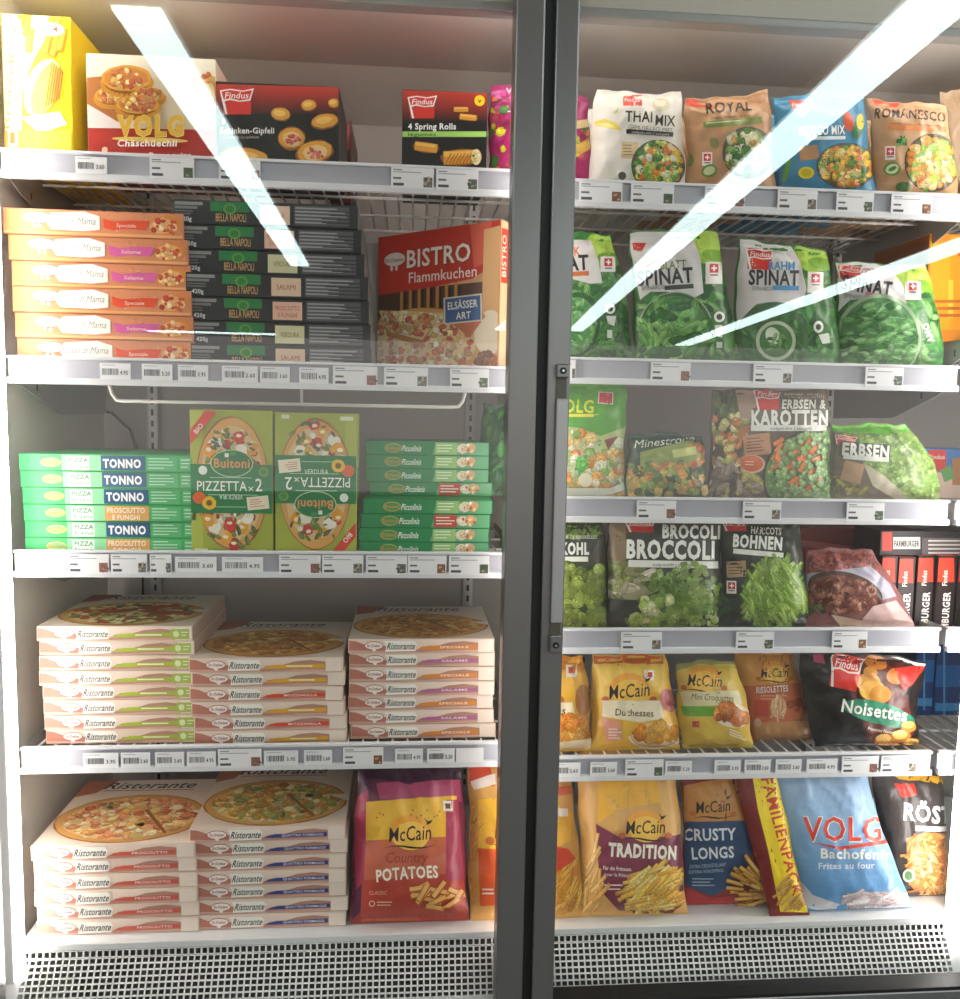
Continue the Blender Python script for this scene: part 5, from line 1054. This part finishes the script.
for x0, x1, y0, l in ((915, 934, 640, 'dark blue carton nearest the black potato bag on the neighbouring shelf'), (935, 985, 645, 'wider blue carton on the neighbouring shelf end')):
    a = Art(x0); a.rect(x0, y0, x1, 730, '#14386c'); a.rect(x0, y0+20, x1, y0+42, '#1c5c9c'); a.rect(x0, y0+58, x1, y0+66, '#3a80b4'); a.rect(x0+8, y0+6, x0+10, y0+70, '#4c8cbc')
    front_box('ice_carton', l, x0, x1, y0, 722, .22, .2, {'front': '#14386c', 'side': '#0f2a54', 'top': '#1c4a80'}, a, zbot=SZ('R5'))

# =============================================================== BOTTOM DECK
z = ZB+.0005
a = Art(161)
a.poly([(352, 770), (372, 768), (372, 900), (352, 920)], '#521c40'); a.poly([(352, 800), (368, 790), (372, 870), (356, 890)], '#b83a5c'); a.poly([(376, 786), (460, 780), (462, 802), (380, 800)], '#a84468'); a.poly([(352, 768), (466, 768), (466, 778), (410, 786), (366, 780)], '#351430')
a.poly([(366, 802), (457, 796), (454, 846), (366, 846)], '#ecb83a'); a.poly([(366, 840), (454, 836), (454, 924), (362, 924)], '#c4664c'); a.poly([(362, 880), (464, 872), (466, 926), (360, 926)], '#b84638'); a.poly([(446, 800), (458, 800), (464, 880), (446, 880)], '#a83c58')
a.rect(443, 801, 453, 811, '#f2e4d0', 'badge'); a.rect(445.5, 803.5, 450.5, 808.5, '#6a4c48', 'badge'); mccain(a, 410, 840, 50, rot=4)
for i in range(12): a.ell(a.r.uniform(370, 450), a.r.uniform(804, 820), .8, .8, '#8a6020')
a.otext('Country', 406, 862, 42, 11, '#a83a30', '#c4664c', bold=0.0, rot=1, skew=.2); a.text('POTATOES', 407.5, 879, 62, 12, '#f4ead8', bold=.03, rot=4, arc=1); a.text('CLASSIC', 378, 894, 18, 3.8, '#e8b090', bold=.01); a.ring(372, 903, 3, 3, .8, '#f0d8c0', 'badge'); a.lines(377, 901, 397, 2, 3, '#e8c8b0', 1)
for i in range(16): x, y, r_ = a.r.uniform(408, 460), a.r.uniform(880, 908), a.r.uniform(-30, 70); a.rect(x-10, y-3, x+10, y+3, '#b8642c', rot=r_); a.rect(x-9.5, y-2.8, x+9.5, y+1.2, '#eab468', rot=r_)
a.rect(444, 906, 466, 912, '#a8483a')
Bag((356, 772), (462, 776), (468, 920), (350, 922), -.044, .042, z, bt=3, bl=0, br=2, lean=.060, seed=161, amp=.0036).make('potato_bag', 'wine red bag of country potatoes on the bottom deck by the pizza stacks', [(0, '#a03a34'), (.35, '#8e3446'), (.8, '#6c2a40'), (1, '#33182c')], a)
Bag((392, 758), (452, 758), (450, 900), (396, 900), .12, .03, z, seed=166).make('potato_bag', 'tan bag tip visible behind the country potato bag', '#c48a4c')
a = Art(162); a.poly([(455, 762), (600, 762), (600, 924), (455, 924)], '#d8a258'); a.poly([(468, 768), (490, 766), (495, 788), (468, 784)], '#d44a30'); a.poly([(470, 782), (496, 776), (496, 786), (474, 790)], '#efe0d8')
a.poly([(478, 800), (520, 796), (560, 806), (560, 852), (478, 852)], '#f0b838'); a.poly([(478, 848), (560, 852), (566, 900), (480, 906)], '#dc5c2c'); a.poly([(553, 806), (572, 812), (570, 840), (553, 850)], '#efb43c'); a.poly([(553, 850), (578, 858), (580, 906), (553, 912)], '#d8903c')
a.scatter('stick', ('p', [(552, 862), (576, 866), (584, 900), (552, 908)]), 50, 6.5, ['#e8a840', '#f0bc5c', '#d8922c'], ang=55); a.scatter('stick', ('p', [(462, 800), (477, 800), (480, 915), (466, 912)]), 30, 5, ['#e0a84c', '#d8983c'], ang=70); a.poly([(553, 845), (568, 848), (576, 858), (556, 872)], '#d8482c'); a.poly([(553, 788), (590, 782), (592, 792), (553, 796)], '#d2603a'); a.rect(558, 808, 568, 816, '#f0e2d8', 'badge'); a.lines(482, 888, 495, 2, 4, '#f2e0cc', 1.6)
mccain(a, 520, 838, 60)
Bag((470, 768), (574, 768), (583, 921), (470, 921), -.043, .040, z, bt=2, br=2, lean=.060, seed=162, amp=.0034).make('potato_bag', 'tan and orange french fries bag passing behind the dark door frame', '#d8a258', a)
a = Art(163); a.poly([(578, 764), (690, 764), (692, 926), (576, 926)], '#dca860'); a.poly([(600, 766), (655, 770), (660, 802), (616, 810), (598, 824)], '#f2b63a'); a.poly([(655, 768), (680, 768), (684, 850), (664, 830)], '#e8b468'); a.poly([(596, 824), (618, 836), (648, 838), (684, 834), (686, 880), (650, 900), (622, 914), (600, 890)], '#7f2f48')
mccain(a, 645, 833, 46, rot=2); a.text('TRADITION', 642, 857, 68, 13, '#f6efe0', bold=.05, rot=-3); a.text('Für die Fritteuse', 617, 870, 28, 4, '#f2e4dc', bold=.01, rot=-3); a.text('pour la friteuse', 618, 876, 28, 3.6, '#f2e4dc', bold=.0, rot=-3); a.ring(600, 884, 3.5, 4.2, 1, '#f0c860', 'badge'); a.lines(604, 884, 624, 2, 4, '#f0dcd8', 1.2)
a.ell(655, 892, 33, 26, '#6a2438', rot=15); a.scatter('stick', ('e', 656, 890, 30, 22), 110, 7.5, ['#f0c054', '#e8b040', '#f6d27c', '#dca03c'], ang=30); a.scatter('stick', ('p', [(582, 830), (596, 840), (604, 910), (582, 915)]), 24, 6, ['#e4b468', '#d8a454'], ang=70)
Bag((584, 764), (682, 764), (687, 921), (581, 921), -.044, .042, z, bt=1, br=1, lean=.060, seed=163, amp=.0032).make('potato_bag', 'tan fries bag with a burgundy panel and white tradition lettering', '#dca860', a)
a = Art(164); a.poly([(678, 764), (810, 764), (812, 926), (678, 926)], '#8a2c2c'); a.poly([(684, 786), (740, 776), (746, 800), (744, 824), (684, 824)], '#c98a44'); a.poly([(684, 822), (748, 820), (752, 850), (742, 880), (712, 896), (682, 884)], '#2f4a70')
mccain(a, 713, 812, 40, rot=5, sun=False); a.text('CRUSTY', 710, 840, 52, 12, '#e4e8ee', bold=.025, rot=2); a.text('LONGS', 713, 858, 42, 11.5, '#e4e8ee', bold=.025, rot=3); a.text('EXTRA CROUSTILLANT', 708, 867, 36, 3.6, '#b8c4d4', bold=0, rot=4); a.text('EXTRA KNUSPRIG', 706, 872.5, 34, 3.4, '#b8c4d4', bold=0, rot=4); a.lines(692, 878, 716, 3, 3.2, '#a8b4c8', 1)
a.poly([(680, 884), (712, 898), (760, 890), (810, 900), (810, 924), (760, 912), (680, 904)], '#b83434')
for i in range(90): th = math.radians(a.r.uniform(-25, 95)); r_ = a.r.uniform(6, 46); x, y = 776-r_*math.cos(th), 893-r_*math.sin(th)*.95; d_ = math.degrees(th); a.rect(x-9, y-2.2, x+9, y+2.2, '#9a6424', rot=-d_); a.rect(x-8.6, y-2, x+8.6, y+1, ['#d8a24a', '#e0b058', '#c8923c'][i % 3], rot=-d_)
Bag((686, 776), (750, 774), (812, 921), (684, 916), .0, .026, z, bt=3, lean=.03, seed=164, br=-8, amp=.0011).make('potato_bag', 'dark blue and red crusty fries bag beside the tradition bag', [(0, '#b03030'), (.3, '#8c2c2c'), (.75, '#a86a3a'), (1, '#7c2426')], a)
a = Art(167); a.poly([(735, 766), (815, 766), (830, 920), (735, 920)], '#7c1e1c'); a.poly([(752, 774), (782, 774), (788, 815), (798, 870), (808, 912), (780, 912), (768, 850), (758, 810)], '#f0d21e'); a.text('FAMILIENPACK', 777, 838, 122, 11, '#c83a1c', rot=-75, bold=.02); a.scatter('stick', ('p', [(776, 880), (800, 885), (806, 905), (780, 904)]), 20, 5, ['#e0b058', '#c8923c'], ang=40)
Bag((740, 770), (784, 772), (808, 921), (770, 921), -.035, .017, z, lean=.05, seed=167, amp=.0007).make('potato_bag', 'dark red fries bag with a yellow family pack band wedged by the blue bag', '#7c1e1c', a)
a = Art(165); n = 14
for i in range(n): f = i/n; c = [lin('#a4bedc')[k]*(1-f)+lin('#3f92d2')[k]*f for k in range(3)]; y = 766+i*11.5; a.addl([(765, y), (925, y), (925, y+12), (765, y+12)], [(0, 1, 2), (0, 2, 3)], c, 'artwork')
a.otext('VOLG', 842, 840, 78, 24, '#d8402e', '#f2eee8', bold=.015, o=.022); a.poly([(812, 842), (840, 846), (892, 838), (892, 842), (840, 849.5)], '#d8402e', 'logo'); a.text('Bachofenfr', 855, 858, 70, 10, '#f4f4f0', bold=.03, rot=-1); a.text('Frites au four', 846, 868, 56, 6.5, '#e8eef4', bold=.02, rot=1)
a.poly([(880, 800), (895, 799), (896, 818), (884, 819)], '#e8d8dc', 'badge'); a.poly([(881.5, 802), (894, 801), (895, 816), (885, 817)], '#cf3a40', 'badge'); a.lines(884, 805, 893, 3, 4, '#f4dcdc', 1)
a.poly([(846, 892), (900, 890), (912, 904), (912, 912), (846, 912)], '#c8b8bc'); a.scatter('stick', ('p', [(848, 892), (900, 891), (910, 905), (850, 908)]), 46, 6, ['#e8dcdc', '#d8c4c4', '#f0e8e4', '#cbb0b0'], ang=10); a.poly([(800, 880), (812, 894), (840, 904), (830, 912), (804, 906), (798, 892)], '#d8d4d8')
Bag((774, 770), (880, 770), (912, 916), (806, 916), -.044, .040, z, bt=1, bl=6, br=-5, lean=.060, seed=165, amp=.0034).make('potato_bag', 'large light blue bag of oven fries with red village shop lettering', [(0, '#3f92d2'), (1, '#a8c0dc')], a)
a = Art(168); a.poly([(868, 766), (955, 766), (955, 920), (868, 920)], '#463e3c'); a.poly([(895, 776), (945, 776), (945, 784), (900, 780)], '#e0a830'); a.poly([(896, 785), (915, 784), (917, 795), (902, 798)], '#d4392c', 'logo')
a.otext('RÖSTI', 930, 822, 54, 17, '#f4f2ee', '#2c2624', bold=.035, rot=-6, skew=-.05); a.rect(915, 826, 950, 831, '#eeece8', rot=-2); a.poly([(906, 838), (925, 832), (950, 834), (950, 908), (925, 905), (908, 882)], '#c88648'); a.scatter('stick', ('p', [(906, 840), (948, 834), (948, 906), (920, 902), (908, 880)]), 170, 4.2, ['#d89a58', '#c07a3c', '#e8b878', '#b06a30'])
a.ell(908, 875, 6, 6.5, '#d8dcc8', 'badge'); a.ell(908, 875, 4.2, 4.5, '#6a8a5c', 'badge')
Bag((880, 776), (950, 774), (950, 916), (886, 916), .004, .030, z, bt=1, lean=.03, seed=168, amp=.0026).make('potato_bag', 'dark grey bag of rosti hash browns at the end of the bottom deck', '#463e3c', a)
# =============================================================== price labels in the rails
LBP = {}
def label_mesh(kind, wd, hd, var):
    k = (kind, round(wd, 3), var)
    if k in LBP: return LBP[k]
    a = Art(300+var); W_, H_ = (100, 54) if kind == 'p' else (100, 60)
    a.rect(0, 0, W_, H_, '#efeef0', 'card')
    if kind == 'p':
        a.rect(5, 5, 26, 8, '#8a8a92', 'print'); a.rect(5, 11, 70, 13.5, '#a8a8b0', 'print'); a.rect(5, 26, 24, 31, '#6a6a72', 'print'); a.rect(5, 41, 30, 48, '#50505a', 'print')
        c = [['#8a5c48', '#c8a888', '#6a4438'], ['#5c6a54', '#a89878', '#44503f'], ['#a06058', '#c8a498', '#7a6256'], ['#7a7068', '#b0a898', '#565048'], ['#5c6a60', '#a0a48c', '#5e564e']][var % 5]
        a.rect(76, 24, 97, 50, c[0], 'thumbnail'); a.scatter('chunk', ('e', 86.5, 37, 9, 11), 10, 4, c, 'thumbnail')
    elif kind == 'b':
        a.rect(8, 6, 50, 8.5, '#b0b0b8', 'print'); x = 8
        while x < 60: w_ = a.r.uniform(.8, 3.2); a.rect(x, 20, x+w_, 44, '#55555c', 'print'); x += w_+a.r.uniform(.8, 2.4)
        a.text(['3.60', '4.95', '5.20', '3.95', '2.60'][var % 5], 79, 42, 26, 15, '#55555c', bold=.02, g='print')
    L = []
    for g, S in (('card', 0), ('print', 1), ('thumbnail', 2)):
        if g not in a.g: continue
        sub = Art(1); sub.g = {g: a.g[g]}
        n0 = set(bpy.data.objects)
        sub.build(lambda px, py, off: np.stack([px/W_*wd, -.0008-off, -py/H_*hd], 1), None, PAPER)
        o = [q for q in bpy.data.objects if q not in n0][0]
        if g == 'card':                       # give the card its thickness
            bm = bmesh.new(); bm.from_mesh(o.data); bm.free()
        L.append((g, o.data)); bpy.data.objects.remove(o)
    me = bpy.data.meshes.new('card_back'); L.append(('card_edge', mesh('card_edge', boxv(0, wd, -.0007, 0, -hd, 0), BOXF, PAPER, None, cols=[lin('#e8e8ea')]*6)))
    o = L[-1][1]; L[-1] = ('card_edge', o.data); bpy.data.objects.remove(o); bpy.data.meshes.remove(me)
    LBP[k] = L; return L
NUM = ['first', 'second', 'third', 'fourth', 'fifth', 'sixth', 'seventh', 'eighth', 'ninth', 'tenth', 'eleventh']
RAILS = {
 'L1': ('top rail under the snack cartons|the wall', [(76, 110, 'b'), (150, 194, 'p'), (219, 261, 'p'), (391, 433, 'p'), (436, 479, 'p')]),
 'L2': ('second rail under orange and black cartons|the wall', [(100, 131, 'b'), (142, 172, 'b'), (178, 211, 'b'), (222, 256, 'b'), (260, 292, 'b'), (299, 331, 'b'), (333, 377, 'p'), (384, 427, 'p'), (450, 490, 'p')]),
 'L3': ('rail under the green cartons|the wall', [(68, 109, 'p'), (111, 148, 'p'), (150, 172, 'p'), (175, 215, 'b'), (222, 262, 'b'), (279, 321, 'p'), (322, 364, 'p'), (366, 406, 'p'), (408, 447, 'p'), (449, 490, 'p')]),
 'L4': ('rail under the upper cream cartons|the wall', [(83, 117, 'b'), (121, 153, 'b'), (155, 184, 'b'), (187, 217, 'b'), (218, 261, 'p'), (264, 296, 'b'), (304, 335, 'b'), (343, 383, 'p'), (395, 424, 'b'), (427, 455, 'b'), (456, 484, 'n')]),
 'R1': ('top rail under vegetable mixes|the door joint', [(579, 622, 'p'), (631, 674, 'p'), (705, 745, 'p'), (778, 818, 'p'), (837, 875, 'p'), (892, 932, 'p')]),
 'R2': ('rail under the spinach bags|the door joint', [(562, 576, 'p'), (651, 690, 'p'), (754, 793, 'p'), (866, 904, 'p')]),
 'R3': ('rail under the minestrone and pea bags|the door joint', [(637, 677, 'p'), (743, 782, 'p'), (847, 884, 'p')]),
 'R4': ('rail under the broccoli and bean bags|the door joint', [(621, 661, 'p'), (736, 774, 'p'), (832, 868, 'p')]),
 'R5': ('rail under the croquette bags|the door joint', [(548, 580, 'b'), (590, 618, 'b'), (625, 663, 'p'), (665, 693, 'b'), (714, 742, 'b'), (744, 772, 'b'), (775, 803, 'b'), (806, 837, 'b'), (841, 878, 'p'), (880, 917, 'p')])}
for k, (desc, L) in RAILS.items():
    yp = 418-(SL[k]-.02)*567
    for i, (x0, x1, kd) in enumerate(L):
        X0, X1 = at(x0, yp, -.009).x, at(x1, yp, -.009).x; hd = .034 if kd == 'p' else .027
        w_ = round(X1-X0, 2) if kd != 'p' else round((X1-X0)/.004)*.004
        dn = {'p': 'white price label with a small product picture', 'b': 'white barcode price label', 'n': 'blank white price label'}[kd]
        t = thing('price_label', '%s, %s from %s, %s' % (dn.replace(' with a small product picture', ' with picture'), NUM[i], desc.split('|')[1], desc.split('|')[0].replace('under the ', 'under ')), 'price label', (X0, -.0083, ZC+SL[k]-(.006 if kd == 'p' else .010)), 'price labels on the %s' % desc.split('|')[0])
        if kd == 'n': t['label'] = 'blank white price label at the door end of the rail under the cream cartons'
        for g_, me in label_mesh(kd, w_, hd, (i+len(k)*3+ord(k[1])) % 5):
            o = bpy.data.objects.new(g_, me); link(o, t)
# grey divider clips between some labels
